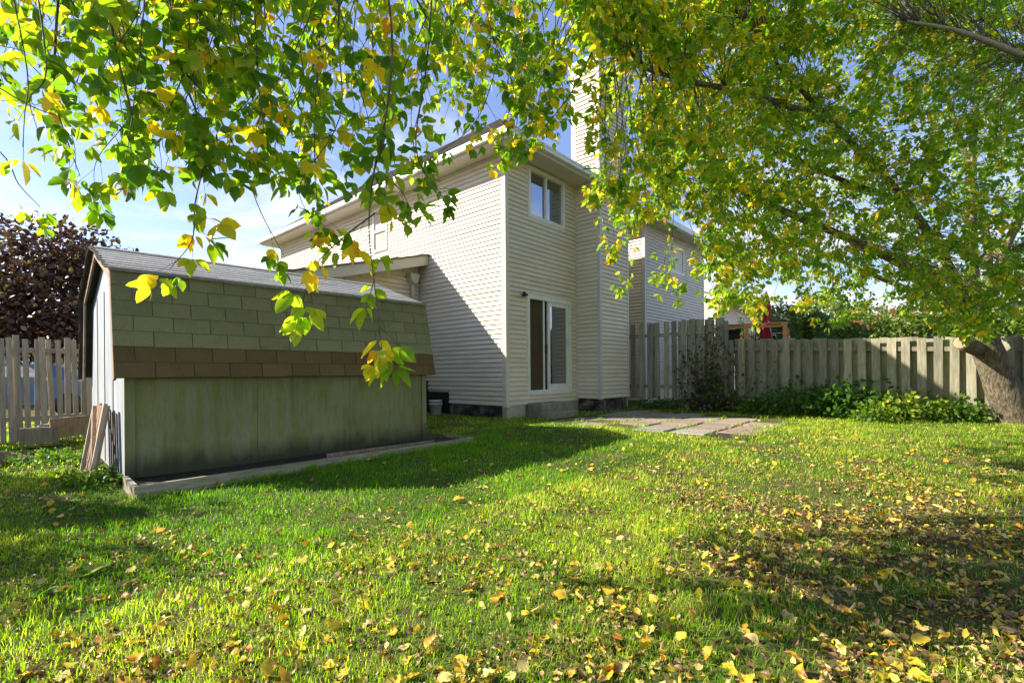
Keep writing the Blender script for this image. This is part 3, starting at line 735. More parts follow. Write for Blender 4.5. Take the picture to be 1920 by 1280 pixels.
# planter in front of the shed
pl = thing('planter_box', 'long low raised bed of grey boards in front of the shed', 'planter', Sw(0, 0, 0), SR)
def zb(x): return -.01 + .045*x/3.6
pbm = MB().prism([(-.02, zb(0)-.12), (3.95, zb(3.95)-.12), (3.95, zb(3.95)+.12), (-.02, zb(0)+.13)], 'y', -.66, -.625); pbm.build('board', M['planter'], pl)
MB().box(-.022, -.622, -.15, .016, -.03, .12).build('board', M['planter'], pl)
MB().box(3.91, -.622, -.05, 3.948, .02, .155).build('board', M['planter'], pl)
MB().box(1.9, -.30, .04, 3.5, -.27, .13).build('board', M['oldwood'], pl)
sb_ = MB().add([(0.02, -.62, .05), (3.9, -.62, .09), (3.9, -.0, .12), (.02, -.0, .07), (.02, -.62, -.2), (3.9, -.62, -.2), (3.9, 0, -.2), (.02, 0, -.2)], [(0,1,2,3),(0,4,5,1),(1,5,6,2),(2,6,7,3),(3,7,4,0)])
tag(sb_.build('soil', M['soil'], pl), kind='stuff')

# leaning wooden gate on the gable
lg = thing('wooden_gate', 'broken reddish wooden gate panel leaning on the grey shed gable', 'gate', Sw(-.20, .40, .02), SR)
lg.rotation_euler = (0, math.radians(9), SR)
for i, y in enumerate((.0, .17, .34, .51, .68, .85)):
    MB().box(-.012, y, .02-i*.012, .010, y+.125, .78-.02*(i % 2)).build('board', M['oldwood'], lg)
MB().beam((-.030, .02, .12), (-.030, .93, .70), .03, .07, up=(0, 0, 1)).build('brace', M['oldwood'], lg)
MB().box(-.045, .00, .05, -.0125, .05, .80).build('stile', M['fencepale'], lg)
MB().box(-.045, .92, .0, -.0125, .97, .74).build('stile', M['fencepale'], lg)

# bucket
bx, by = -.24, 2.02
bk = thing('bucket', 'white plastic bucket with blue lettering against the house wall', 'bucket', Hw(bx, by, GH-.02))
MB().lathe([(0, 0), (.125, 0), (.15, .33), (.158, .33), (.158, .36), (.15, .36), (.15, .34), (.12, .02)], 24).build('body', M['bucket'], bk)
MB().lathe([(.158, .27), (.163, .275), (.163, .29), (.158, .295)], 24).build('rim_band', M['bucket'], bk)
MB().tube([(.16*math.cos(a), .16*math.sin(a), .30-.14*math.sin((a+1.9)*1.0) if False else .30-.12*abs(math.sin(a-math.pi*.9))) for a in np.linspace(math.pi*.9, math.pi*1.9, 10)], .004, 5).build('handle', M['metalb'], bk)
fc = bpy.data.curves.new('lettering', 'FONT'); fc.body = 'PRO'; fc.size = .12; fc.extrude = .002; fc.align_x = 'CENTER'; fc.align_y = 'CENTER'
tmp = bpy.data.objects.new('tmp', fc); C.objects.link(tmp); bpy.context.view_layer.update()
tme = bpy.data.meshes.new_from_object(tmp.evaluated_get(bpy.context.evaluated_depsgraph_get())); bpy.data.objects.remove(tmp)
tme.materials.clear(); tme.materials.append(M['blue'])
tv = np.zeros(len(tme.vertices)*3); tme.vertices.foreach_get('co', tv); tv = tv.reshape(-1, 3)
# rotate to read upwards, then wrap round the bucket
hz = tv[:, 0].copy()+.14; ang = -tv[:, 1].copy()/.145 + math.radians(-112); rr = .1265+.024*(hz/.33)+.0025+tv[:, 2]
tme.vertices.foreach_set('co', np.stack([rr*np.cos(ang), rr*np.sin(ang), hz], 1).ravel()); tme.update()
place('lettering', tme, bk)

# ------------------------------------------------------------------ fences
def board_mesh(w, h, t, m, dog=0.0):
    b = MB()
    if dog: b.prism([(0, 0), (w, 0), (w, h-dog), (w-dog, h), (dog, h), (0, h-dog)], 'y', 0, t)
    else: b.box(0, 0, 0, w, t, h)
    return b.mesh('fence_board', m)
# right side: fence line at house-local x = 4.81, boards on both faces of the rails
FX = 4.81
fr_rot = HROT - math.pi/2      # local x of the fence runs towards the camera (-y of the house)
def fence_run(name, label, y_start, y_end, ztop, h, m, mat_post, step=.235, w=.14, rails=(.28, 1.25), xplane=FX, gap_boards=()):
    L = y_start-y_end
    o = Hw(xplane, y_start, 0); t = thing(name, label, 'fence', o, fr_rot)
    bm = {}
    n = int(L/(step/2)); r = random.Random(int(L*100))
    for v in range(4): bm[v] = board_mesh(w*(1+.05*(v-1.5)/1.5), h, .018, M[m], 0.0)
    for i in range(n):
        x = i*step/2; front = (i % 2 == 0)
        if i in gap_boards: continue
        zt = ztop(x); 
        # local -y faces the yard (house -x)
        yy = -.058 if front else .038
        place('fence_board', bm[r.randrange(4)], t, loc=(x+r.uniform(-.008, .008), yy, zt-h+r.uniform(-.022, .022)), rot=(r.uniform(-.01, .01), r.uniform(-.008, .008), r.uniform(-.02, .02)))
    for rz in rails:
        za = ztop(0)-h+rz; zbb = ztop(L)-h+rz
        MB().beam((0, 0, za), (L, 0, zbb), .074, .085, up=(0, 0, 1)).build('rail', M[mat_post], t)
    for px in np.arange(0.03, L+.1, 2.4):
        MB().box(px-.045, -.036, -.2, px+.045, .036, ztop(px)-.03+.0, .006).build('post', M[mat_post], t)
    return t
fence_run('privacy_fence', 'tall weathered board fence section beside the chimney with dead vines', -.15, -2.93, lambda x: 2.42, 2.02, 'fencegrey', 'fencegrey', rails=(.3, 1.68), gap_boards=(1, 3, 5, 9, 11))
fence_run('board_fence', 'low weathered board on board fence behind the leaning tree', -2.97, -9.6, lambda x: 1.86-.038*x, 1.52, 'fencegrey', 'fencegrey', rails=(.20, 1.30))
tf = bpy.data.objects['privacy_fence']
MB().box(2.74, -.14, .1, 2.84, -.062, 2.32, .02).build('post', M['fencegrey'], tf)

# left fence : along uR direction through (-8.4, 8.0), pale wood, sunlit from behind
LF0 = Vector((-8.40+.663*3.0, 8.0+.749*3.0, 0)); 
lf = thing('picket_fence', 'pale leaning board fence left of the shed', 'fence', (LF0.x, LF0.y, 0), HROT+math.pi)
r = random.Random(8); lbm = [board_mesh(.072, 1.76, .018, M['fencepale'], 0) for _ in range(2)] + [board_mesh(.080, 1.80, .018, M['fencepale'], 0)]
x = 0; i = 0
while x < 7.5:
    place('fence_board', r.choice(lbm), lf, loc=(x, (.058 if i % 2 == 0 else .035)-.018, -.02+r.uniform(-.02, .02)), rot=(r.uniform(-.015, .015), .02+r.uniform(-.03, .03), r.uniform(-.03, .03)))
    x += .092+r.uniform(-.008, .016); i += 1
for zz in (.35, 1.5): MB().box(-.1, -.035, zz, 7.5, .035, zz+.08).build('rail', M['fencepale'], lf)
for px in (.4, 2.8, 5.2, 7.4): MB().box(px, -.034, -.2, px+.09, .034, 1.68).build('post', M['fencepale'], lf)

# timbers behind the shed and stump on the left
tb = thing('timber_edging', 'pale squared timbers stacked low at the foot of the left fence', 'timber', at(100, 826, 7.6))
MB().beam((-.25, .0, .12), (.35, 1.1, .22), .16, .24).build('timber', M['fencepale'], tb)
MB().beam((-.28, -.25, .10), (.02, .06, .10), .26, .24).build('timber', M['fencegrey'], tb)
MB().beam((-.02, -.04, .28), (.75, .85, .33), .12, .14).build('timber', M['oldwood'], tb)
p = at(5, 868, 6.2); sp = MB(); sp.tube([(0, 0, -.05), (0, 0, .05), (.01, 0, .09)], [.27, .24, .21], 12, wob=.08)
tag(sp.build('tree_stump', M['bark'], loc=(p.x, p.y, 0)), 'low brown tree stump cut close to the grass by the left fence', 'stump')

# ------------------------------------------------------------------ deck, umbrella, chair, grill
dA = at(1472, 603.7, 14.2); ddir = Vector((-.905, .426, 0)).normalized(); dn = Vector((.426, .905, 0))
dk = thing('wooden_deck', 'raised orange cedar deck railing seen over the board fence', 'deck', (dA.x, dA.y, 0), math.atan2(ddir.y, ddir.x))
# local x runs left (away); local y points towards camera
DZ = 1.55; DT = dA.z
for i in range(12): MB().box(0, -3.4+i*.28+.02, DZ-.04, 2.3, -3.4+i*.28+.27, DZ, ).build('deck_board', M['cedar'], dk)
MB().box(-.02, -.06, DZ-.25, 2.3, -.02, DZ-.05).build('rim_joist', M['cedar'], dk)
for x in (0, 1.02, 2.2): MB().box(x-.06, -.12, DZ-1.5, x+.06, .0, DT-.03).build('post', M['cedar'], dk)
MB().box(-.12, -.3, .2, -.04, -.18, DT-.15).build('post', M['cedar'], dk)
MB().box(-.08, -.13, DT-.029, 2.35, .01, DT+.01).build('top_rail', M['cedar'], dk)
MB().box(-.02, -.08, DT-.13, 2.3, -.04, DT-.05).build('rail', M['cedar'], dk)
MB().box(-.08, -3.4, DT-.025, .04, -.131, DT+.01).build('top_rail', M['cedar'], dk)
bal = MB().tube([(0, 0, DZ), (0, 0, DT-.13)], .008, 5).mesh('baluster', M['metalb'])
for k in range(19):
    x = .1+k*.112
    place('baluster', bal, dk, loc=(x, -.06, 0))
# far rail of the deck
MB().box(-.02, -3.5, DT-.2, 2.3, -3.42, DT-.12).build('rail', M['cedar'], dk)

u = at(1437, 600, 15.2)
um = thing('patio_umbrella', 'closed dark red patio umbrella standing on the cedar deck', 'umbrella', (u.x, u.y, DZ))
MB().tube([(0, 0, 0), (0, 0, 2.05)], .02, 8).build('pole', M['metalw'], um)
cv = MB(); n = 16
prof = [(.17, .50), (.16, .8), (.13, 1.1), (.11, 1.3), (.14, 1.5), (.09, 1.8), (.03, 2.0), (.0, 2.03)]
vs = []; 
for rr_, z in prof:
    for k in range(n):
        a = 2*math.pi*k/n; q = rr_*(1 if k % 2 else .55); vs.append((q*math.cos(a), q*math.sin(a), z+(.06 if k % 2 == 0 and z < .6 else 0)))
fs = [(i*n+k, i*n+(k+1) % n, (i+1)*n+(k+1) % n, (i+1)*n+k) for i in range(len(prof)-1) for k in range(n)]
cv.add(vs, fs).build('canopy', M['red'], um)

c = at(1453, 640, 14.8)
cw = thing('patio_chair', 'red sling patio chair with white tube arms behind the deck rail', 'chair', (c.x, c.y, DZ), math.radians(100))
MB().prism([(-.24, .42), (.24, .42), (.24, .45), (-.24, .45)], 'x', -.24, .24).build('seat', M['red'], cw)
MB().add([(-.24, .24, .45), (.24, .24, .45), (.22, .40, 1.0), (-.22, .40, 1.0), (-.24, .26, .45), (.24, .26, .45), (.22, .42, 1.0), (-.22, .42, 1.0)], [(0,1,2,3),(7,6,5,4),(0,3,7,4),(1,5,6,2),(3,2,6,7)]).build('backrest', M['red'], cw)
for s_ in (-.27, .27):
    MB().tube([(s_, .28, .45), (s_, .38, .85), (s_, .43, 1.03)], .016, 6).build('back_tube', M['metalw'], cw)
    MB().tube([(s_, .30, .66), (s_, 0, .68), (s_, -.22, .66), (s_, -.28, .58), (s_, -.26, .3), (s_, -.28, 0)], .016, 6).build('arm', M['metalw'], cw)
    MB().tube([(s_, .25, .43), (s_, .32, 0)], .016, 6).build('leg', M['metalw'], cw)
g = at(1368, 640, 15.4)
gr = thing('barbecue_grill', 'dark barbecue grill at the left end of the cedar deck', 'grill', (g.x, g.y, DZ), math.radians(-25))
MB().box(-.3, -.22, .1, .3, .22, .75, .02).build('cabinet', M['metalb'], gr)
MB().prism([(-.24, .76), (.24, .76), (.24, .88), (.12, .98), (-.12, .98), (-.24, .88)], 'x', -.32, .32).build('hood', M['metalb'], gr)
MB().tube([(-.2, -.26, .85), (.2, -.26, .85)], .012, 6).build('handle', M['metalw'], gr)

# white garage at the right edge
wg_p = at(1880, 640, 15.5)
wg = thing('garage', 'white garage with beige panelled door beyond the fence at the right edge', 'garage', (wg_p.x, wg_p.y, 0), math.radians(-8))
gm = MB(); gm.box(0, 0, 0, .35, .15, 2.9); gm.box(3.2, 0, 0, 3.6, .15, 2.9); gm.box(.35, 0, 2.25, 3.2, .15, 2.9)
gm.box(0, .15, 0, .12, 6, 2.9); gm.box(3.48, .15, 0, 3.6, 6, 2.9); gm.box(.12, 5.9, 0, 3.48, 6, 2.9)
gm.build('wall', M['whitewall'], wg)
for k in range(4): MB().box(.352, .06, .05+k*.55, 3.198, .10, .05+k*.55+.535).build('door_panel', M['door'], wg)
MB().box(.36, -.02, 2.18, 3.2, -.001, 2.25).build('lintel', M['black'], wg)
MB().prism([(-.4, 2.85), (1.8, 3.75), (4.0, 2.85), (4.0, 2.95), (1.8, 3.85), (-.4, 2.95)], 'y', -.3, 6.3).build('roof', M['roofgrey'], wg)
MB().prism([(.0, 2.901), (3.6, 2.901), (1.8, 3.66)], 'y', .0, .12).build('gable', M['whitewall'], wg)

# pale house and blue car behind the left fence
ph = thing('bungalow', 'pale house glimpsed through the gaps of the left board fence', 'house', (-27, 24, 0), math.radians(20))
MB().box(0, 0, 0, 11, 7, 2.3).build('wall', M['whitewall'], ph)
MB().prism([(-.5, 2.3), (7.5, 2.3), (3.5, 3.6)], 'x', -.4, 11.4).build('roof', M['roof'], ph)
MB().box(2, -.05, 1.0, 3.4, -.01, 2.0).build('window', M['glass'], ph)
MB().box(6.5, -.05, 1.0, 7.9, -.01, 2.0).build('window', M['glass'], ph)
pc = thing('parked_car', 'blue car glimpsed through the gaps of the left board fence', 'car', (-13.4, 13.2, 0), math.radians(25))
MB().prism([(-2.1, .35), (2.1, .35), (2.15, .75), (1.95, .92), (1.15, .98), (.55, 1.42), (-.95, 1.42), (-1.6, 1.0), (-2.1, .92)], 'y', -.85, .85).build('body', M['bluecar'], pc)
MB().prism([(-1.35, 1.0), (.95, 1.0), (.5, 1.36), (-.9, 1.36)], 'y', -.86, .86).build('side_window', M['glass'], pc)
for sx in (-1.3, 1.3):
    for sy in (-.8, .8):
        w = MB().lathe([(0, -.1), (.31, -.1), (.33, 0), (.31, .1), (0, .1)], 14).build('wheel', M['metalb'], pc, loc=(sx, sy, .33), rot=(math.pi/2, 0, 0))

# ------------------------------------------------------------------ foliage machinery
def leaf_template(seg=4, width=.30, fold=.18, curl=.10, teeth=0.0, seed=0, crumple=0.0):
    """one leaf blade, unit length along +x, folded along the midrib"""
    r = np.random.default_rng(seed)
    xs = np.linspace(0, 1, seg+1); V = []
    prof = width*np.sin(np.pi*xs**.75)**.85
    prof[0] = 0; prof[-1] = 0
    if teeth: prof[1:-1] *= 1+teeth*r.uniform(-1, 1, seg-1)
    zc = -curl*(xs**2)
    mid = [(x, 0, z) for x, z in zip(xs, zc)]
    le = [(x, p, z+fold*p) for x, p, z in zip(xs[1:-1], prof[1:-1], zc[1:-1])]
    ri = [(x, -p, z+fold*p*r.uniform(.6, 1.3)) for x, p, z in zip(xs[1:-1], prof[1:-1], zc[1:-1])]
    V = np.array(mid+le+ri); n = seg+1; T = []
    if crumple: V[1:] += r.normal(0, crumple, V[1:].shape)*np.array([.5, .7, 1.0])
    for side, off in ((1, n), (-1, n+seg-1)):
        idx = [0]+[off+i for i in range(seg-1)]+[seg]
        for i in range(seg):
            a, b = idx[i], idx[i+1]; m0, m1 = i, i+1
            if i == 0: tri = [(0, m1, b)]
            elif i == seg-1: tri = [(a, m0, m1)]
            else: tri = [(m0, m1, b), (m0, b, a)]
            T += tri if side < 0 else [t[::-1] for t in tri]
    return V.astype(np.float32), np.array(T, dtype=np.int32)
LT = [leaf_template(5, .31, .25, .16, .12, 1), leaf_template(5, .36, .35, .06, .16, 2), leaf_template(5, .27, .15, .25, .12, 3)]
LS = [leaf_template(3, .27, .25, .15, 0, 4), leaf_template(3, .31, .3, .05, 0, 5)]

def frames(D, rs, spread=1.0):
    """rotation matrices whose x axis is D and whose normal is random about it"""
    D = D/np.linalg.norm(D, axis=1, keepdims=True)
    up = np.zeros_like(D); up[:, 2] = 1
    up += rs.normal(0, .55*spread, D.shape)
    Yv = np.cross(up, D); Yv /= np.linalg.norm(Yv, axis=1, keepdims=True)+1e-9
    Zv = np.cross(D, Yv)
    return np.stack([D, Yv, Zv], axis=2)
def bake(tpls, P, D, sc, tone, rs, spread=1.0):
    P = np.asarray(P, dtype=float); D = np.asarray(D, dtype=float); sc = np.asarray(sc); tone = np.asarray(tone)
    R = frames(D, rs, spread); VV = []; TT = []; TN = []; base = 0
    pick = rs.integers(0, len(tpls), len(P))
    for k, (V, T) in enumerate(tpls):
        s = np.where(pick == k)[0]
        if not len(s): continue
        W_ = np.einsum('nij,vj->nvi', R[s], V)*sc[s][:, None, None] + P[s][:, None, :]
        TT.append((T[None]+(np.arange(len(s))*len(V))[:, None, None]+base).reshape(-1, 3)); VV.append(W_.reshape(-1, 3))
        tv = tone[s][:, None]+rs.normal(0, .035, (len(s), len(V)))+np.where(rs.random(len(s)) < .35, .16, 0)[:, None]*np.clip(V[:, 0]-.5, 0, 1)[None]*2
        TN.append(np.clip(tv, 0, 1).ravel()); base += len(s)*len(V)
    return np.concatenate(VV), np.concatenate(TT), np.concatenate(TN)

def compound(P, d, rs, size, out, tonefn, n=None, hang=.7):
    """boxelder leaf: stalk with 3-5 leaflets; appends (pos, dir, size, tone)"""
    n = n or rs.choice([3, 3, 5]); ax = d + np.array([0, 0, -hang]) + rs.normal(0, .25, 3); ax /= np.linalg.norm(ax)
    side = np.cross(ax, rs.normal(0, 1, 3)); side /= np.linalg.norm(side)
    L = size*rs.uniform(.9, 1.4); tone = tonefn(P)
    tip = P+ax*L; out.append((tip, ax+rs.normal(0, .15, 3), size*rs.uniform(.9, 1.15), tone))
    for k in range((n-1)//2):
        q = P+ax*L*(.95-.45*k)
        for s_ in (-1, 1):
            dd = ax*.55+side*s_*.85+np.array([0, 0, -.35])+rs.normal(0, .2, 3)
            out.append((q+dd*.01, dd, size*rs.uniform(.7, 1.0), np.clip(tone+rs.normal(0, .06), 0, 1)))
    return [P, P+ax*L]

def smoothline(pts, n):
    pts = [np.array(p, dtype=float) for p in pts]; P = [pts[0]*2-pts[1]]+pts+[pts[-1]*2-pts[-2]]; out = []
    for i in range(1, len(P)-2):
        for t in np.linspace(0, 1, n, endpoint=False):
            a, b, c, d = P[i-1], P[i], P[i+1], P[i+2]
            out.append(.5*((2*b)+(-a+c)*t+(2*a-5*b+4*c-d)*t*t+(-a+3*b-3*c+d)*t**3))
    out.append(P[-2]); return out

# ------------------------------------------------------------------ overhanging maple (trunk stands behind the camera)
rs = np.random.default_rng(21)
om = thing('maple_tree', 'maple whose drooping green and yellow twigs hang across the top left, near the camera', 'tree', (1.6, -2.6, 0))
OMP = np.array([1.6, -2.6, 0.0])
tb_ = MB()
tk = smoothline([(1.6, -2.6, -.1), (1.55, -2.55, 1.2), (1.35, -2.3, 2.4), (1.1, -1.9, 3.4)], 5)
tb_.tube([Vector(p-OMP) for p in tk], list(np.linspace(.26, .15, len(tk))), 14, wob=.04)
tb_.build('trunk', M['bark'], om)
fork = np.array((1.1, -1.9, 3.4)); limbs = []
limb_ends = [(-3.4, 2.6, 3.9), (-2.2, 3.1, 4.1), (-1.0, 2.9, 3.9), (.0, 2.9, 4.0), (1.1, 3.3, 4.3), (-.8, 3.9, 4.9), (-2.9, 1.3, 3.6), (2.3, 3.2, 4.2)]
for e in limb_ends:
    e = np.array(e); m1 = fork*.6+e*.4+np.array([0, -.2, .75]); l = smoothline([fork, m1, fork*.2+e*.8+np.array([0, 0, .45]), e], 6); limbs.append(l)
    MB().tube([Vector(p-OMP) for p in l], list(np.linspace(.085, .018, len(l))), 8).build('limb', M['palebark'], om)
allp = np.array([p for l in limbs for p in l[8:]])

low = [(-80,300),(0,345),(60,340),(110,300),(150,350),(230,365),(285,300),(330,330),(420,330),(470,330),(540,340),(600,455),(650,350),(700,330),(760,430),(800,400),(850,330),(900,250),(940,330),(1000,300),(1050,250),(1100,330),(1180,330),(1260,260)]
lx = [p[0] for p in low]; ly = [p[1] for p in low]
def tone_near(P):
    u = rs.random()
    if u < .45: return rs.uniform(.15, .5)
    if u < .80: return rs.uniform(.5, .70)
    return rs.uniform(.7, .96)
twigs = MB(); leaves = []; stalks = MB()
def V2(a): return np.array([a.x, a.y, a.z])
def grow(pts, r0=.006, r1=.0015, dens=1.0, size=.075, start=.25, tonefn=tone_near, endn=1):
    size = size*1.06
    L = smoothline(pts, 6)
    twigs.tube([Vector(p-OMP) for p in L], list(np.linspace(r0, r1, len(L))), 5)
    seg = [np.linalg.norm(L[i+1]-L[i]) for i in range(len(L)-1)]; tot = sum(seg); s = start*tot; 
    while s < tot:
        acc = 0
        for i, g_ in enumerate(seg):
            if acc+g_ >= s: break
            acc += g_
        p = L[i]+(L[i+1]-L[i])*((s-acc)/max(seg[i], 1e-6)); t = L[i+1]-L[i]; t /= np.linalg.norm(t)
        for s_ in (-1, 1):
            if rs.random() > .75*dens: continue
            dd = t*.4+rs.normal(0, .65, 3); a = compound(p, dd/np.linalg.norm(dd), rs, size*rs.uniform(.85, 1.35), leaves, tonefn)
            stalks.tube([Vector(q-OMP) for q in a], [.0014, .0010], 3, cap=False)
        s += size*rs.uniform(.9, 1.6)
    for _ in range(endn): compound(L[-1]-t*rs.uniform(0, .10)+rs.normal(0, .012, 3), t+rs.normal(0, .5, 3), rs, size, leaves, tonefn, n=3)
    return L
NEAR = 1.2      # how far out the hanging shoots stand
def px(seq): return [V2(at(q[0], q[1], q[2]*NEAR)) for q in seq]
# the long hanging shoots that the photograph shows
def yel(P): return rs.uniform(.55, .93)
main = [
 ([(345,-160,2.3),(338,20,2.2),(342,130,2.15),(375,230,2.1),(384,290,2.05),(366,380,2.0),(360,450,1.95),(318,505,1.9)], 1.0, .082),
 ([(342,130,2.15),(400,200,2.2),(455,310,2.2),(490,400,2.2),(532,478,2.2)], .62, .075),
 ([(700,-180,2.4),(735,60,2.3),(722,230,2.2),(700,330,2.1),(692,430,2.05),(703,540,2.0),(716,655,1.95)], .95, .085),
 ([(703,400,2.1),(650,440,2.05),(590,500,2.05),(560,590,2.0)], .9, .085),
 ([(-120,200,2.3),(0,285,2.2),(35,345,2.2),(75,388,2.25)], .35, .07),
 ([(120,-150,2.1),(105,60,2.1),(103,180,2.0),(125,260,2.0),(150,330,2.0)], 1.0, .08),
 ([(180,-140,2.0),(215,80,2.0),(250,240,2.0),(235,330,2.0)], 1.1, .08),
 ([(620,-200,2.6),(600,60,2.5),(590,260,2.4),(597,430,2.35)], .85, .08),
 ([(1180,-120,3.4),(1100,120,3.3),(1010,250,3.3),(955,275,3.3)], .8, .075),
 ([(820,-150,2.7),(800,120,2.6),(780,280,2.5),(830,370,2.4)], .9, .075),
 ([(700,330,2.1),(745,350,2.1),(770,390,2.1)], .9, .08),
 ([(-200,60,1.9),(-60,130,1.85),(60,200,1.85),(150,230,1.85)], .9, .08),
]
for pts, dn_, sz in main:
    P = px(pts); grow(P, .0075 if pts[0][1] < 0 else .0045, .0016, dn_, sz, .18 if pts[0][1] < 0 else .1, endn=4, tonefn=lambda P: tone_near(P) if P[2] > 1.75 or rs.random() < .6 else rs.uniform(.52, .86))
    if pts[0][1] < 0:      # carry the shoot up to the nearest limb
        q = P[0]; k = allp[np.argmin(np.linalg.norm(allp-q-np.array([0, 0, .5]), axis=1))]
        twigs.tube([Vector(x-OMP) for x in smoothline([k, (k+q)/2+np.array([0, 0, .12]), q], 4)], .009, 5)
for i in range(245):
    x = rs.uniform(-90, 1240) if i < 215 else rs.uniform(740, 1060); yl = np.interp(x, lx, ly); ye = yl*(1-abs(rs.normal(0, .42))); 
    if ye < -60: ye = rs.uniform(-40, 90)
    Y = np.interp(x, [0, 600, 1200], [2.15, 2.6, 3.5])*rs.uniform(.82, 1.22)
    if 150 < i < 215: ye = rs.uniform(-30, 130)
    if i >= 215: ye = rs.uniform(90, 240)
    if 1060 < x < 1210 and ye > 80: continue
    if 770 < x < 960 and ye > 225 and rs.random() < .5: continue
    if x < 130 and ye > 170 and rs.random() < .5: continue
    x0 = x+rs.uniform(-170, 170); y0 = ye-rs.uniform(260, 430)
    xm = (x+x0)/2+rs.uniform(-40, 40); ym = (ye+y0)/2+rs.uniform(-40, 40)
    P = px([(x0, y0, Y*1.06), (xm, ym, Y*1.03), (x+rs.uniform(-15, 15), ye-60, Y), (x, ye, Y*.98)])
    grow(P, .0040, .0012, .60, .078 if x < 700 else .072, .42 if ye > 150 else .3)
    q = P[0]; k = allp[np.argmin(np.linalg.norm(allp-q-np.array([0, 0, .4]), axis=1))]
    twigs.tube([Vector(z-OMP) for z in smoothline([k, (k+q)/2+np.array([0, 0, .1]), q], 3)], .006, 4)
twigs.build('twig', M['twig'], om)['kind'] = 'stuff'
stalks.build('leaf_stalk', M['twig'], om)['kind'] = 'stuff'
# split the leaves: the 300 that show largest are parts, the others one mass
LV = leaves
pos = np.array([l[0] for l in LV]); dr_ = np.array([l[1] for l in LV]); szz = np.array([l[2] for l in LV]); tn = np.array([l[3] for l in LV])
vis = (pos[:, 1] > .5) & (np.abs(pos[:, 0]/np.maximum(pos[:, 1], .1)) < 1.05) & ((pos[:, 2]-HC)/np.maximum(pos[:, 1], .1) < .76)
score = np.where(vis, szz/np.maximum(pos[:, 1], .3), 0); order = np.argsort(-score); big = order[:300]; rest = order[300:]
V, T, TN = bake(LT, pos[rest]-OMP, dr_[rest], szz[rest], tn[rest], rs)
place('foliage', big_mesh('foliage', M['leaf'], V, T, TN), om)['kind'] = 'stuff'
lmesh = []
for k in range(24):
    tv_, tt_ = leaf_template(6, rs.uniform(.25, .35), rs.uniform(.1, .4), rs.uniform(.0, .28), .14, 50+k)
    tone = (.12+.5*k/16) if k < 17 else (.7+.25*(k-17)/7)
    lmesh.append((tone, big_mesh('leaf', M['leaf'], tv_, tt_, np.clip(tone+rs.normal(0, .03, len(tv_))+(.16 if k % 3 == 0 else 0)*np.clip(tv_[:, 0]-.55, 0, 1)*2, 0, 1))))
R = frames(dr_[big], rs)
for j, i in enumerate(big):
    me = min(lmesh, key=lambda q: abs(q[0]-tn[i]-rs.uniform(-.04, .04)))[1]
    o = place('leaf', me, om)
    mtx = Matrix(R[j].tolist()).to_4x4() @ Matrix.Scale(szz[i], 4); mtx.translation = Vector(pos[i]-OMP); o.matrix_local = mtx
print('near leaves', len(LV))

NEAR = 1.0
# ------------------------------------------------------------------ leaning maple on the right
rs = np.random.default_rng(33)
TB = at(1915, 800, 8.55); T0 = np.array([TB.x, TB.y, 0.10])
rt = thing('maple_tree', 'maple with thick leaning trunk by the right fence and a wide spreading crown', 'tree', (TB.x, TB.y, 0))
T00 = np.array([TB.x, TB.y, 0.0])
top = V2(at(1838, 628, 8.5))
tl = smoothline([T0+np.array([.12, 0, -.3]), T0+np.array([.0, 0, .05]), T0*.66+top*.34+np.array([-.03, 0, .0]), T0*.3+top*.7, top], 8)
trk = MB(); 
rad = [.44-.0*i for i in range(len(tl))]
prof_r = np.interp(np.linspace(0, 1, len(tl)), [0, .2, .35, .6, 1], [.37, .325, .275, .235, .205])
trk.tube([Vector(p-T00) for p in tl], list(prof_r), 26, wob=.035); trk.build('trunk', M['bark'], rt)
# pruned stub on the left and its sawn face
stub0 = V2(at(1835, 655, 8.5)); stub1 = V2(at(1801, 642, 8.25))
MB().tube([Vector(stub0-T00), Vector(stub1-T00)], [.13, .115], 12, wob=.05).build('pruned_stub', M['bark'], rt)
sd_ = (stub1-stub0)/np.linalg.norm(stub1-stub0)
MB().tube([Vector(stub1-T00-sd_*.005), Vector(stub1-T00+sd_*.006)], [.10, .098], 12).build('sawn_face', M['cutwood'], rt)
limb_pts = [
 [(1838,628,8.5),(1825,500,8.2),(1822,330,7.8),(1832,160,7.4),(1845,-60,7.0)],
 [(1838,628,8.5),(1790,520,7.9),(1700,380,7.0),(1560,230,6.0),(1400,60,5.2)],
 [(1838,628,8.5),(1760,540,7.8),(1640,470,7.0),(1480,400,6.2),(1330,330,5.6),(1230,330,5.3)],
 [(1838,628,8.5),(1880,480,8.0),(1960,300,7.0),(1990,140,6.0),(1905,100,5.6),(1800,60,5.3),(1700,40,5.1)],
 [(1838,628,8.5),(1850,450,9.2),(1780,200,9.8),(1700,0,10.2)],
 [(1838,628,8.5),(1740,560,8.3),(1600,500,8.4),(1450,430,8.4)],
 [(1560,230,6.0),(1420,180,5.2),(1280,150,4.6),(1150,110,4.2)],
 [(1880,480,8.0),(2050,380,7.2),(2200,250,6.5)],
 [(1700,380,7.0),(1560,330,6.6),(1420,260,6.2),(1300,210,6.0)],
]
rl = []
for i, lp in enumerate(limb_pts):
    l = smoothline(px(lp), 7); rl.append(l)
    MB().tube([Vector(p-T00) for p in l], list(([.085,.075,.07,.06,.075,.06][i] if i < 6 else .03)*(1-np.linspace(0,1,len(l)))**.8+.010), 9, wob=.05).build('limb', M['palebark'] if i in (3, 0) else M['bark'], rt)
rlp = np.array([p for l in rl for p in l[6:]])
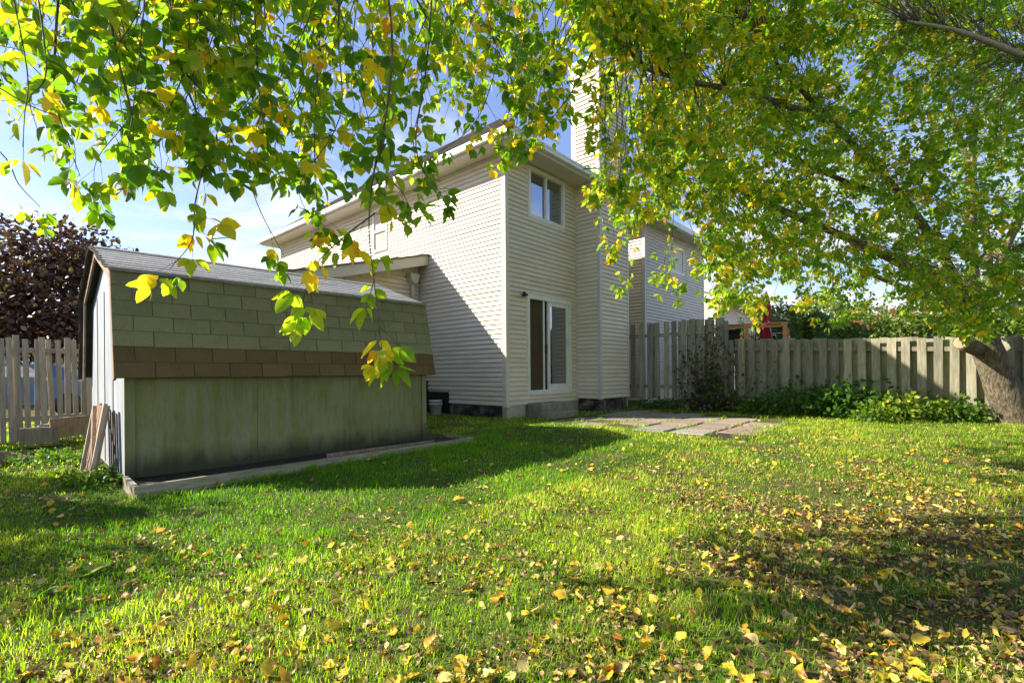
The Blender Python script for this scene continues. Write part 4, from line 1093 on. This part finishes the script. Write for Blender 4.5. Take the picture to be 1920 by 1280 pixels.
# crown outline in directions from the camera's side, with real depth from 4 to 10 m
poly = [(1065,-140),(1075,60),(1070,200),(1085,330),(1135,395),(1145,450),(1150,555),(1195,480),(1215,585),(1262,540),(1290,600),(1330,590),(1370,560),(1400,600),(1500,580),(1560,610),(1640,560),(1700,590),(1760,610),(1800,650),(1850,640),(1880,560),(1915,640),(1960,620),(2250,560),(2250,-260)]
def inside(x, y):
    c = False; n = len(poly); j = n-1
    for i in range(n):
        xi, yi = poly[i]; xj, yj = poly[j]
        if (yi > y) != (yj > y) and x < (xj-xi)*(y-yi)/(yj-yi)+xi: c = not c
        j = i
    return c
twigs = MB(); stalks = MB(); leaves = []; OMP = T00
def tone_far(P):
    # sunny left side has turned yellow first
    u = rs.random(); y_ = np.interp(P[0], [1.0, 3.5, 8.0], [.36, .20, .09])
    if u < y_: return rs.uniform(.66, .97)
    return rs.uniform(.05, .62)
cnt = 0
while cnt < 2300:
    x = rs.uniform(1060, 2150); y = rs.uniform(-240, 640)
    if not inside(x, y): continue
    gap = lattice_noise(x*.01, y*.01, 77, .9)
    if gap < .22 and rs.random() < .6: continue
    # keep the chimney and the corner of the house partly open
    if x < 1200 and 70 < y < 340 and rs.random() < .78: continue
    if 1150 < x < 1335 and y > 400 and rs.random() < .88: continue
    if 1180 < x < 1335 and 330 < y < 400 and rs.random() < .4: continue
    cnt += 1
    Y = np.interp(x, [1080, 1300, 1600, 2000], [4.2, 5.2, 6.4, 7.3])*rs.uniform(.78, 1.28)
    Y = max(Y, 3.2)
    e = V2(at(x, y, Y)); k = rlp[np.argmin(np.linalg.norm(rlp-e-np.array([.2, .1, .35]), axis=1)+rs.uniform(0, .5, len(rlp)))]
    d = e-k; ln = np.linalg.norm(d)
    if ln > 2.2: k = e-d/ln*2.2*rs.uniform(.5, 1)
    m_ = (k+e)/2+np.array([0, 0, .12*ln])+rs.normal(0, .06, 3)
    L = smoothline([k, m_, e*.85+m_*.15+rs.normal(0, .03, 3), e], 4)
    twigs.tube([Vector(p-T00) for p in L], list(np.linspace(.0045, .0015, len(L))), 4)
    seg = len(L)
    nl = int(rs.integers(10, 17))
    for q in range(nl):
        f = rs.uniform(.35, 1)**.8*(seg-1); i = min(int(f), seg-2); p = L[i]+(L[i+1]-L[i])*(f-i)
        dd = (L[i+1]-L[i]); dd = dd/np.linalg.norm(dd)*.4+rs.normal(0, .7, 3)
        a = compound(p+rs.normal(0, .03, 3), dd/np.linalg.norm(dd), rs, rs.uniform(.055, .088), leaves, tone_far)
# extra depth: loose leaves filling the inner crown
twigs.build('twig', M['twig'], rt)['kind'] = 'stuff'
pos = np.array([l[0] for l in leaves]); dr_ = np.array([l[1] for l in leaves]); szz = np.array([l[2] for l in leaves]); tn = np.array([l[3] for l in leaves])
vis = (np.abs(pos[:, 0]/pos[:, 1]) < 1.05) & ((pos[:, 2]-HC)/pos[:, 1] < .76)
score = np.where(vis, szz/pos[:, 1], 0); order = np.argsort(-score); big = order[:300]; rest = order[300:]
V, T, TN = bake(LS, pos[rest]-T00, dr_[rest], szz[rest], tn[rest], rs)
place('foliage', big_mesh('foliage', M['leaffar'], V, T, TN), rt)['kind'] = 'stuff'
R = frames(dr_[big], rs)
for j, i in enumerate(big):
    me = min(lmesh, key=lambda q: abs(q[0]-tn[i]-rs.uniform(-.04, .04)))[1]
    o = place('leaf', me, rt); mtx = Matrix(R[j].tolist()).to_4x4() @ Matrix.Scale(szz[i], 4); mtx.translation = Vector(pos[i]-T00); o.matrix_local = mtx
print('right leaves', len(leaves))

# ------------------------------------------------------------------ other trees and bushes
def blob_tree(name, label, cat, base, blobs, nleaf, size, m, trunk_r=.2, seed=1, tones=(0, 1), group=None, trunk=True, stuffname='crown', tpl=None, shell=.55, branches=0, bmat='bark', core=False):
    r = np.random.default_rng(seed); b = np.array([base[0], base[1], base[2] if len(base) > 2 else 0.0])
    t = thing(name, label, cat, tuple(b), 0, group); cb = MB()
    P = []; D = []; tot = sum(q[3]*q[4]*q[5] for q in blobs)**1.0
    for (cx, cy, cz, rx, ry, rz) in blobs:
        if core: cb.lathe([(max(.001, math.sin(math.pi*q/6))*rx*(core), -math.cos(math.pi*q/6)*rz*(core+.04)) for q in range(7)], 9, (cx, cy, cz))
        n = int(nleaf*(rx*ry*rz)/tot)
        v = r.normal(0, 1, (n, 3)); v /= np.linalg.norm(v, axis=1, keepdims=True); rad_ = r.uniform(shell, 1.08, n)**.7
        # clumps push the outline in and out
        cl = r.normal(0, 1, (26, 3)); cl /= np.linalg.norm(cl, axis=1, keepdims=True)
        best = (v @ cl.T).max(axis=1); rad_ *= .70+.36*sstep(.78, .97, best)
        P.append(np.array([cx, cy, cz])+v*rad_[:, None]*np.array([rx, ry, rz])); D.append(v+r.normal(0, .6, v.shape)+np.array([0, 0, -.3]))
    P = np.concatenate(P); D = np.concatenate(D); keep = P[:, 2] > .02; P = P[keep]; D = D[keep]
    sc = r.uniform(.7, 1.3, len(P))*size; tn_ = r.uniform(tones[0], tones[1], len(P))
    V, T, TN = bake(tpl or LS, P, D, sc, tn_, r, 2.0)
    place(stuffname, big_mesh(stuffname, M[m], V, T, TN), t)['kind'] = 'stuff'
    if trunk:
        c = blobs[0]; MB().tube([(0, 0, -.1), (c[0]*.3, c[1]*.3, c[2]*.5), (c[0], c[1], c[2])], [trunk_r, trunk_r*.75, trunk_r*.4], 10).build('trunk', M[bmat], t)
    if core: cb.build('inner_foliage', M[m], t)
    for k in range(branches):
        c = blobs[k % len(blobs)]; c0 = blobs[0]; v = r.normal(0, 1, 3); v /= np.linalg.norm(v); v[2] = abs(v[2])
        e = np.array(c[:3])+v*np.array(c[3:])*.8
        MB().tube([(c0[0]*.3, c0[1]*.3, c0[2]*.4), tuple((np.array(c0[:3])*.6+e*.4)), tuple(e)], [trunk_r*.4, trunk_r*.22, trunk_r*.08], 6).build('branch', M[bmat], t)
    return t
# purple maple behind the left fence
pb = at(85, 640, 19.0)
blob_tree('purple_maple', 'round dark purple leaved maple standing behind the left fence', 'tree', (pb.x, pb.y, 0),
          [(0,0,4.2,3.3,3.0,2.9),(-2.4,-.5,3.6,2.6,2.4,2.3),(2.2,.3,3.5,2.0,2.2,2.0),(.2,.2,6.0,2.2,2.1,1.4),(-.5,-1.2,2.9,3.2,2.0,1.5),(-4.5,0,3.8,2.6,2.4,2.6),(1.5,-.5,5.3,1.6,1.5,1.2),(3.3,-.2,4.3,1.6,1.5,1.5),(2.6,-.4,2.7,1.8,1.5,1.3)],
          15000, .23, 'purple', .28, 3, branches=8, shell=.12)
# cedar hedge beyond the fence
hd = [(i*1.0, -.20*i, 1.6+.12*math.sin(i*1.7), .95, .95, 1.62+.2*math.sin(i*2.3)) for i in range(13)]
hb = at(1470, 690, 16.2)
blob_tree('cedar_hedge', 'long clipped green hedge behind the low board fence', 'hedge', (hb.x, hb.y, 0), hd, 42000, .115, 'hedge', seed=5, trunk=False, stuffname='foliage', shell=.75, core=.72)
for (px_, py_, Y, sc, m_, nm, lb, sd__) in (
    (1690, 585, 26, 1.0, 'redleaf', 'red_maple', 'reddish autumn tree top showing above the hedge', 7),
    (1385, 560, 34, 1.1, 'hedge', 'leafy_tree', 'green tree behind the bungalow roof', 8),
    (1560, 560, 30, 1.3, 'hedge', 'leafy_tree', 'broad green tree behind the middle of the hedge', 9),
    (1790, 575, 24, 1.1, 'hedge', 'leafy_tree', 'green tree behind the hedge just left of the leaning maple trunk', 10),
    (470, 500, 42, 1.0, 'hedge', 'leafy_tree', 'distant thin green tree between the shed roof and the house', 12)):
    q = at(px_, 690, Y); h = at(px_, py_, Y).z
    if sd__ == 12: h = at(px_, 512, Y).z
    blob_tree(nm, lb, 'tree', (q.x, q.y, 0), [(0,0,h*.72,2.4*sc,2.2*sc,h*.30),(1.6*sc,.3,h*.6,1.8*sc,1.7*sc,h*.26),(-1.6*sc,.2,h*.58,1.8*sc,1.7*sc,h*.28)], 3500, .26, m_, .2, sd__, shell=.4, branches=5)
# bare thin twigs of the far tree
# tall lilac screen just outside the left edge; it shades the lower left lawn
lb_ = [(-8.2, 1.0, 1.5), (-8.2, 2.2, 1.55), (-8.15, 3.3, 1.4), (-8.4, 4.3, 1.2), (-8.0, -.2, 1.5), (-8.2, -1.4, 1.5)]
for i, (x, y, h) in enumerate(lb_):
    pass
blob_tree('lilac_hedge', 'tall loose lilac hedge just outside the left edge of the lawn', 'hedge', (-8.1, 1.5, 0),
          [(0, -3.2, 1.4, .8, 1.0, 1.4), (0, -1.8, 1.4, .8, 1.0, 1.4), (0, -.6, 1.55, .8, .9, 1.55), (.05, .5, 1.75, .8, .9, 1.75), (.1, 1.5, 1.85, .75, .9, 1.85), (.05, 2.6, 1.8, .6, .9, 1.8), (-.1, 3.5, 1.4, .6, .8, 1.4), (-.3, 4.6, .7, .6, .8, .75)], 26000, .10, 'darkleaf', seed=15, trunk=False, stuffname='foliage', shell=.3, core=.86)

# bed plants along the fence
def shrub(name, label, pxl, pyl, Y, rx, h, n, size, m, seed, tones=(0, 1)):
    q = at(pxl, pyl, Y); z = float(gz(q.x, q.y))
    return blob_tree(name, label, 'shrub', (q.x, q.y, z), [(0,0,h*.45,rx,rx*.8,h*.55),(rx*.5,-.1,h*.35,rx*.6,rx*.6,h*.4),(-rx*.5,0,h*.35,rx*.6,rx*.6,h*.45)], n, size, m, .02, seed, tones, trunk=True, stuffname='leaves', tpl=LT, shell=.1, branches=4, bmat='twig')
shrub('leafy_shrub', 'dark green low shrub against the middle of the low board fence', 1500, 780, 10.4, .75, .75, 800, .10, 'weed', 41, (0, .6))
shrub('leafy_shrub', 'widest dark green shrub at the foot of the low fence', 1600, 785, 9.9, .85, .80, 1100, .10, 'weed', 42, (0, .6))
shrub('leafy_shrub', 'yellowing low shrub in the sun in front of the low fence', 1700, 790, 9.3, .60, .55, 800, .095, 'weed', 43, (.45, 1))
shrub('leafy_shrub', 'green shrub between the yellowing shrub and the leaning trunk', 1785, 790, 9.0, .55, .50, 700, .085, 'weed', 44, (.2, .8))
shrub('leafy_shrub', 'small bright green shrub at the lawn edge left of the yellowing shrub', 1640, 795, 9.0, .35, .36, 350, .08, 'weed', 45, (.4, .85))
shrub('leafy_shrub', 'small dark plant at the right corner of the patio', 1425, 780, 10.9, .5, .40, 450, .09, 'weed', 46, (.1, .9))
def vine(name, label, y0, y1, n, m, seed, zmax, tones, nl=14, size=.085):
    r = np.random.default_rng(seed); o = Hw(FX-.09, y0, 0); t = thing(name, label, 'vine', (o.x, o.y, GH), fr_rot)
    st_ = MB(); P = []; D = []
    for k in range(n):
        x = r.uniform(0, y0-y1); z = 0.0; pts = [np.array([x, -.02, -.05])]; top = zmax*r.uniform(.35, 1)
        while z < top:
            z += .16; x += r.normal(.0, .10); pts.append(np.array([x, -.03-abs(r.normal(0, .035)), z]))
            for _ in range(int(nl*r.uniform(.2, .5)*(1.5-z/zmax))):
                P.append(pts[-1]+r.normal(0, 1, 3)*np.array([.10, .045, .08])-np.array([0, .04, 0])); D.append(r.normal(0, .5, 3)+np.array([0, -.4, -.6]))
        st_.tube([Vector(p) for p in pts], list(np.linspace(.009, .003, len(pts))), 5)
    st_.build('stem', M['twig'], t); P = np.array(P); sc = r.uniform(.6, 1.3, len(P))*size
    V, T, TN = bake(LT, P, np.array(D), sc, r.uniform(tones[0], tones[1], len(P)), r, 1.5)
    place('leaves', big_mesh('leaves', M[m], V, T, TN), t)['kind'] = 'stuff'
vine('climbing_vine', 'tangled dark dead vine climbing the tall fence section', -1.75, -3.0, 15, 'deadleaf', 47, 2.05, (0, 1), 16)
vine('climbing_vine', 'straggly green and yellow vine at the end of the tall fence', -1.9, -3.5, 11, 'weed', 48, 1.45, (.1, .95), 10)
shrub('leafy_shrub', 'dark heap of dead stems at the foot of the vines', 1335, 770, 11.6, .55, .42, 500, .085, 'deadleaf', 55)
shrub('leafy_shrub', 'low weeds at the foot of the tall fence beside the chimney', 1235, 765, 12.6, .6, .28, 500, .07, 'weed', 49, (0, .6))
shrub('leafy_shrub', 'dark debris and dry stems behind the patio', 1370, 765, 11.6, .7, .45, 600, .08, 'deadleaf', 50)
shrub('leafy_shrub', 'sunlit weeds beside the leaning wooden gate', 185, 890, 4.9, .35, .20, 400, .045, 'weed', 51, (.2, .8))
shrub('leafy_shrub', 'low weeds in front of the timbers at the left fence', 110, 865, 6.2, .6, .18, 500, .05, 'weed', 52, (.1, .8))

# ------------------------------------------------------------------ grass
def masked(X, Y):
    """True where grass can grow"""
    hx, hy = Hl(X, Y); sx, sy = Sl(X, Y)
    ok = ~((sx > -.05) & (sx < 4.0) & (sy > -.70) & (sy < 3.05))
    ok &= ~((hx > -.02) & (hy > -.02)) & ~((hx > WX) & (hy > WY)) & (hx < FX+.3)
    inpat = (hx > -.1+.25*(lattice_noise(X, Y, 9, .3)-.5)) & (hx < 3.1+.5*sstep(-3.6, -2.2, hy)+.3*lattice_noise(X, Y, 12, .3)) & (hy > -4.7+.5*lattice_noise(X, Y, 10, .35)) & (hy < -.95)
    ok &= ~inpat
    ok &= ~((hx > .5) & (hx < 1.8) & (hy > -.8) & (hy < 0)) & ~((hx > 2.5) & (hx < 4.1) & (hy > -.75))
    return ok, inpat
def grass():
    r = np.random.default_rng(2)
    Ps = []; W_ = []; 
    for (y0, y1, dens, wd) in ((1.45, 2.3, 6500, .0030), (2.3, 3.4, 5000, .0036), (3.4, 5.0, 3200, .0048), (5.0, 7.0, 2000, .0065), (7.0, 9.5, 1200, .0085), (9.5, 13, 650, .011)):
        xm = y1*1.12+.3; n = int(dens*(y1-y0)*2*xm)
        x = r.uniform(-xm, xm, n); y = r.uniform(y0, y1, n)
        k = (np.abs(x) < y*1.10+.15)
        x = x[k]; y = y[k]
        ok, _ = masked(x, y)
        # thinner where the leaf litter is thick (right and near), and in worn spots
        nz = lattice_noise(x, y, 21, .55)*.6+lattice_noise(x, y, 22, .17)*.4
        bias = .58*sstep(-.8, 2.5, x)*sstep(8.5, 3.5, y)+.16*sstep(4.5, 2.2, y)+.10
        ok &= (nz > bias*.80) | (r.random(len(x)) < .30)
        # bare earth by the left fence
        bare = (x < -3.6) & (y > 4.2) & (lattice_noise(x, y, 23, .6) > .45)
        ok &= ~(bare & (r.random(len(x)) < .75))
        x = x[ok]; y = y[ok]; Ps.append(np.stack([x, y], 1)); W_.append(np.full(len(x), wd))
    P = np.concatenate(Ps); wd = np.concatenate(W_); n = len(P); print('blades', n)
    clump = lattice_noise(P[:, 0], P[:, 1], 31, .22)
    big = lattice_noise(P[:, 0], P[:, 1], 32, .8)
    h = (.017+.030*clump+.016*big)*r.uniform(.55, 1.35, n)*1.02
    tall = r.random(n) < .02; h[tall] *= 1.7
    # longer grass in the shade along the shed
    sx, sy = Sl(P[:, 0], P[:, 1]); near = np.exp(-((sy+1.0)/.55)**2)*((sx > -.3) & (sx < 4.5)); h *= 1+.5*near
    flat = r.random(n) < .09
    a = r.uniform(0, 2*np.pi, n); lean = r.uniform(.15, 1.0, n)*h; lean[flat] = r.uniform(.03, .07, flat.sum()); h[flat] *= .22
    wx = np.cos(a+np.pi/2)*wd; wy = np.sin(a+np.pi/2)*wd
    z0 = gz(P[:, 0], P[:, 1])-.004
    dx = np.cos(a)*lean; dy = np.sin(a)*lean
    base = np.stack([P[:, 0], P[:, 1], z0], 1)
    sv = np.stack([wx, wy, np.zeros(n)], 1)*.5
    mid = base+np.stack([dx*.35, dy*.35, h*.6], 1); tip = base+np.stack([dx, dy, h*r.uniform(.75, 1.0, n)], 1)
    V = np.stack([base-sv, base+sv, mid-sv*.8, mid+sv*.8, tip], 1)
    T = np.array([(0,1,3),(0,3,2),(2,3,4)])[None]+(np.arange(n)*5)[:, None, None]
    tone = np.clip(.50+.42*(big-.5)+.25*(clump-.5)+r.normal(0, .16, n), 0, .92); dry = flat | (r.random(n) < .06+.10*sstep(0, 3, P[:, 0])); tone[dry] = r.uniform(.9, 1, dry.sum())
    shady = (sx > -.6) & (sx < 5.5) & (sy > -3.1) & (sy < 0); tone = np.where(shady, np.clip(tone-.22, 0, .5), tone)  # shade put into blade colour under the shed's shadow; dry blades greened too
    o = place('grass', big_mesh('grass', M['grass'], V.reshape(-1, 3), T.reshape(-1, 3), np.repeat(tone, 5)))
    tag(o, 'short green lawn grass in light and shade', 'grass', kind='stuff')
grass()

# tufts between the slabs and along walls
def tufts():
    r = np.random.default_rng(6); P = []
    for k in range(60):
        x = r.uniform(-.1, 3.7); y = -4.75+round(r.uniform(0, 6))*.615 + r.uniform(-.03, .03); w = Hw(x, y); P += [(w.x+r.normal(0, .05), w.y+r.normal(0, .03)) for _ in range(14)]
    for k in range(90):
        t = r.uniform(-.1, 3.9); w = Sw(t, -.70); P += [(w.x+r.normal(0, .03), w.y+r.normal(0, .03)) for _ in range(7)]
    P = np.array(P); n = len(P); a = r.uniform(0, 6.28, n); h = r.uniform(.03, .10, n); z0 = gz(P[:, 0], P[:, 1])
    base = np.stack([P[:, 0], P[:, 1], z0], 1); sv = np.stack([np.cos(a+1.57), np.sin(a+1.57), 0*a], 1)*.004
    dx = np.cos(a)*h*.6; dy = np.sin(a)*h*.6; mid = base+np.stack([dx*.35, dy*.35, h*.6], 1); tip = base+np.stack([dx, dy, h], 1)
    V = np.stack([base-sv, base+sv, mid-sv*.8, mid+sv*.8, tip], 1); T = np.array([(0,1,3),(0,3,2),(2,3,4)])[None]+(np.arange(n)*5)[:, None, None]
    o = place('grass_tufts', big_mesh('grass_tufts', M['grass'], V.reshape(-1, 3), T.reshape(-1, 3), np.repeat(r.uniform(.3, .85, n), 5)))
    tag(o, 'taller grass tufts in the slab joints and along the planter board', 'grass', kind='stuff')
tufts()

# broadleaf weeds in the near lawn
def weed(pxl, pyl, label, seed, s=.09, tone=.6):
    r = np.random.default_rng(seed); Y = HC*F/(pyl-HY); q = at(pxl, pyl, Y); z = float(gz(q.x, q.y))
    t = thing('dandelion_plant', label, 'weed', (q.x, q.y, z))
    for k in range(8):
        a = k*.8+r.uniform(-.2, .2); d = np.array([[math.cos(a), math.sin(a), r.uniform(.4, 1.3)]])
        tp = leaf_template(6, .16, .3, .35, .3, seed+k); R = frames(d, r, .2)[0]
        me = big_mesh('leaf', M['weed'], (tp[0]@R.T)*s*r.uniform(.8, 1.4), tp[1], np.full(len(tp[0]), np.clip(tone+r.normal(0, .08), 0, 1))); place('leaf', me, t)
weed(72, 1112, 'light green dandelion rosette in the shaded grass at the lower left', 61, .085)
weed(165, 1075, 'upright weed rosette at the edge of the lower left shade', 62, .10, .7)
weed(275, 1068, 'small sunlit dandelion rosette right of the lower left shade', 63, .055, .8)
weed(1700, 1120, 'green weed rosette among dry leaves at the lower right', 64, .06, .5)

# ------------------------------------------------------------------ fallen leaves
def litter():
    r = np.random.default_rng(9); P = []
    n = 110000; x = r.uniform(-5.5, 9.5, n); y = 1.4+ (r.random(n)**1.5)*8.2
    ok, inpat = masked(x, y)
    d = .11+.30*sstep(4.6, 1.8, y)+.40*sstep(.1, 2.2, x)*sstep(8.5, 3.0, y)
    d *= .25+1.2*lattice_noise(x, y, 51, .45)**1.2
    d *= np.where((x < -1.6) & (y < 5) & (x < -1.1*y+.4), .35, 1)
    sx, sy = Sl(x, y); d *= np.where((sy > -2.4) & (sx > 0), .35, 1)
    k = (r.random(n) < d*.50) & (ok | (inpat & (r.random(n) < .4))) & (np.abs(x) < y*1.12+.2)
    x = x[k]; y = y[k]; n = len(x); print('fallen', n)
    z = gz(x, y)+r.uniform(.004, .024, n)
    D = np.stack([np.cos(a := r.uniform(0, 6.28, n)), np.sin(a), r.normal(0, .42, n)], 1)
    u = r.random(n); right = sstep(0, 2.5, x)
    tone = np.where(u < .30+.28*right, r.uniform(0, .42, n), np.where(u < .54+.15*right, r.uniform(.46, .70, n), r.uniform(.70, .96, n)))
    size = np.where(tone < .42, r.uniform(.018, .046, n), r.uniform(.024, .074, n))
    P = np.stack([x, y, z], 1)
    score = size/y*(1+.6*(tone > .42)); order = np.argsort(-score); big = order[:300]; rest = order[300:]
    dry = [leaf_template(5, w_, f_, c_, .3, 71+q, .07) for q, (w_, f_, c_) in enumerate(((.26, .9, -.35), (.34, .5, .3), (.22, 1.2, -.5), (.36, .2, .12), (.40, .3, -.1), (.30, .7, .5), (.18, .5, -.3), (.44, .2, .2)))]
    V, T, TN = bake(dry, P[rest], D[rest], size[rest], tone[rest], r, .9)
    o = place('leaf_litter', big_mesh('leaf_litter', M['fallen'], V, T, TN)); tag(o, 'small dry yellow and brown leaves scattered over the lawn', 'leaf litter', kind='stuff')
    m = 140000; cx_ = r.uniform(-5, 9.5, m); cy_ = 1.4+(r.random(m)**1.4)*7.0; ok, _ = masked(cx_, cy_)
    dd = (.12+.50*sstep(4.5, 1.8, cy_)+.75*sstep(-.2, 2.2, cx_)*sstep(8.0, 3.0, cy_))*(.1+1.6*lattice_noise(cx_, cy_, 51, .45)**2)
    k = ok & (r.random(m) < dd) & (np.abs(cx_) < cy_*1.12+.2); cx_ = cx_[k]; cy_ = cy_[k]; m = len(cx_)
    CP = np.stack([cx_, cy_, gz(cx_, cy_)+r.uniform(.003, .022, m)], 1); a_ = r.uniform(0, 6.28, m)
    V, T, TN = bake([leaf_template(3, .35, 1.3, -.5, .4, 81), leaf_template(3, .25, .8, .6, .4, 82)], CP, np.stack([np.cos(a_), np.sin(a_), r.normal(0, .5, m)], 1), r.uniform(.010, .034, m), np.where(r.random(m) < .7, r.uniform(0, .45, m), r.uniform(.45, .85, m)), r, 1.6)
    o = place('leaf_crumbs', big_mesh('leaf_crumbs', M['fallen'], V, T, TN)); tag(o, 'crumbled brown leaf fragments lying between the grass blades', 'leaf litter', kind='stuff')
    classes = [(.10, 'dark brown curled dead leaf lying in the grass', 'dark brown fallen leaves on the lawn'), (.34, 'tan dry fallen leaf lying on the lawn', 'tan fallen leaves on the lawn'),
               (.60, 'pale cream fallen leaf lying on the lawn', 'pale cream fallen leaves on the lawn'), (.80, 'bright yellow fallen maple leaf lying on the lawn', 'bright yellow fallen leaves on the lawn'), (.92, 'orange fallen maple leaf lying on the lawn', 'orange fallen leaves on the lawn')]
    ms = {}
    for ci, (tv, _, _) in enumerate(classes):
        for v in range(9):
            tp = leaf_template(7, r.uniform(.20, .42), r.uniform(.1, 1.2 if ci < 2 else .7), r.uniform(-.5, .5), .25, 90+ci*9+v, r.uniform(.02, .07))
            ms[ci, v] = big_mesh('fallen_leaf', M['fallen'], tp[0], tp[1], np.clip(tv+r.uniform(-.04, .04)+r.normal(0, .035, len(tp[0])), 0, 1))
    R = frames(D[big], r, .8)
    for j, i in enumerate(big):
        ci = int(np.argmin([abs(c[0]-tone[i]) for c in classes]))
        o = place('fallen_leaf', ms[ci, int(r.integers(0, 9))]); m_ = Matrix(R[j].tolist()).to_4x4() @ Matrix.Scale(size[i], 4); m_.translation = Vector(P[i]); o.matrix_world = m_
        tag(o, classes[ci][1], 'leaf', classes[ci][2])
litter()
print('objects', len(bpy.data.objects), 'tris', sum(len(o.data.polygons) for o in bpy.data.objects if o.type == 'MESH'))
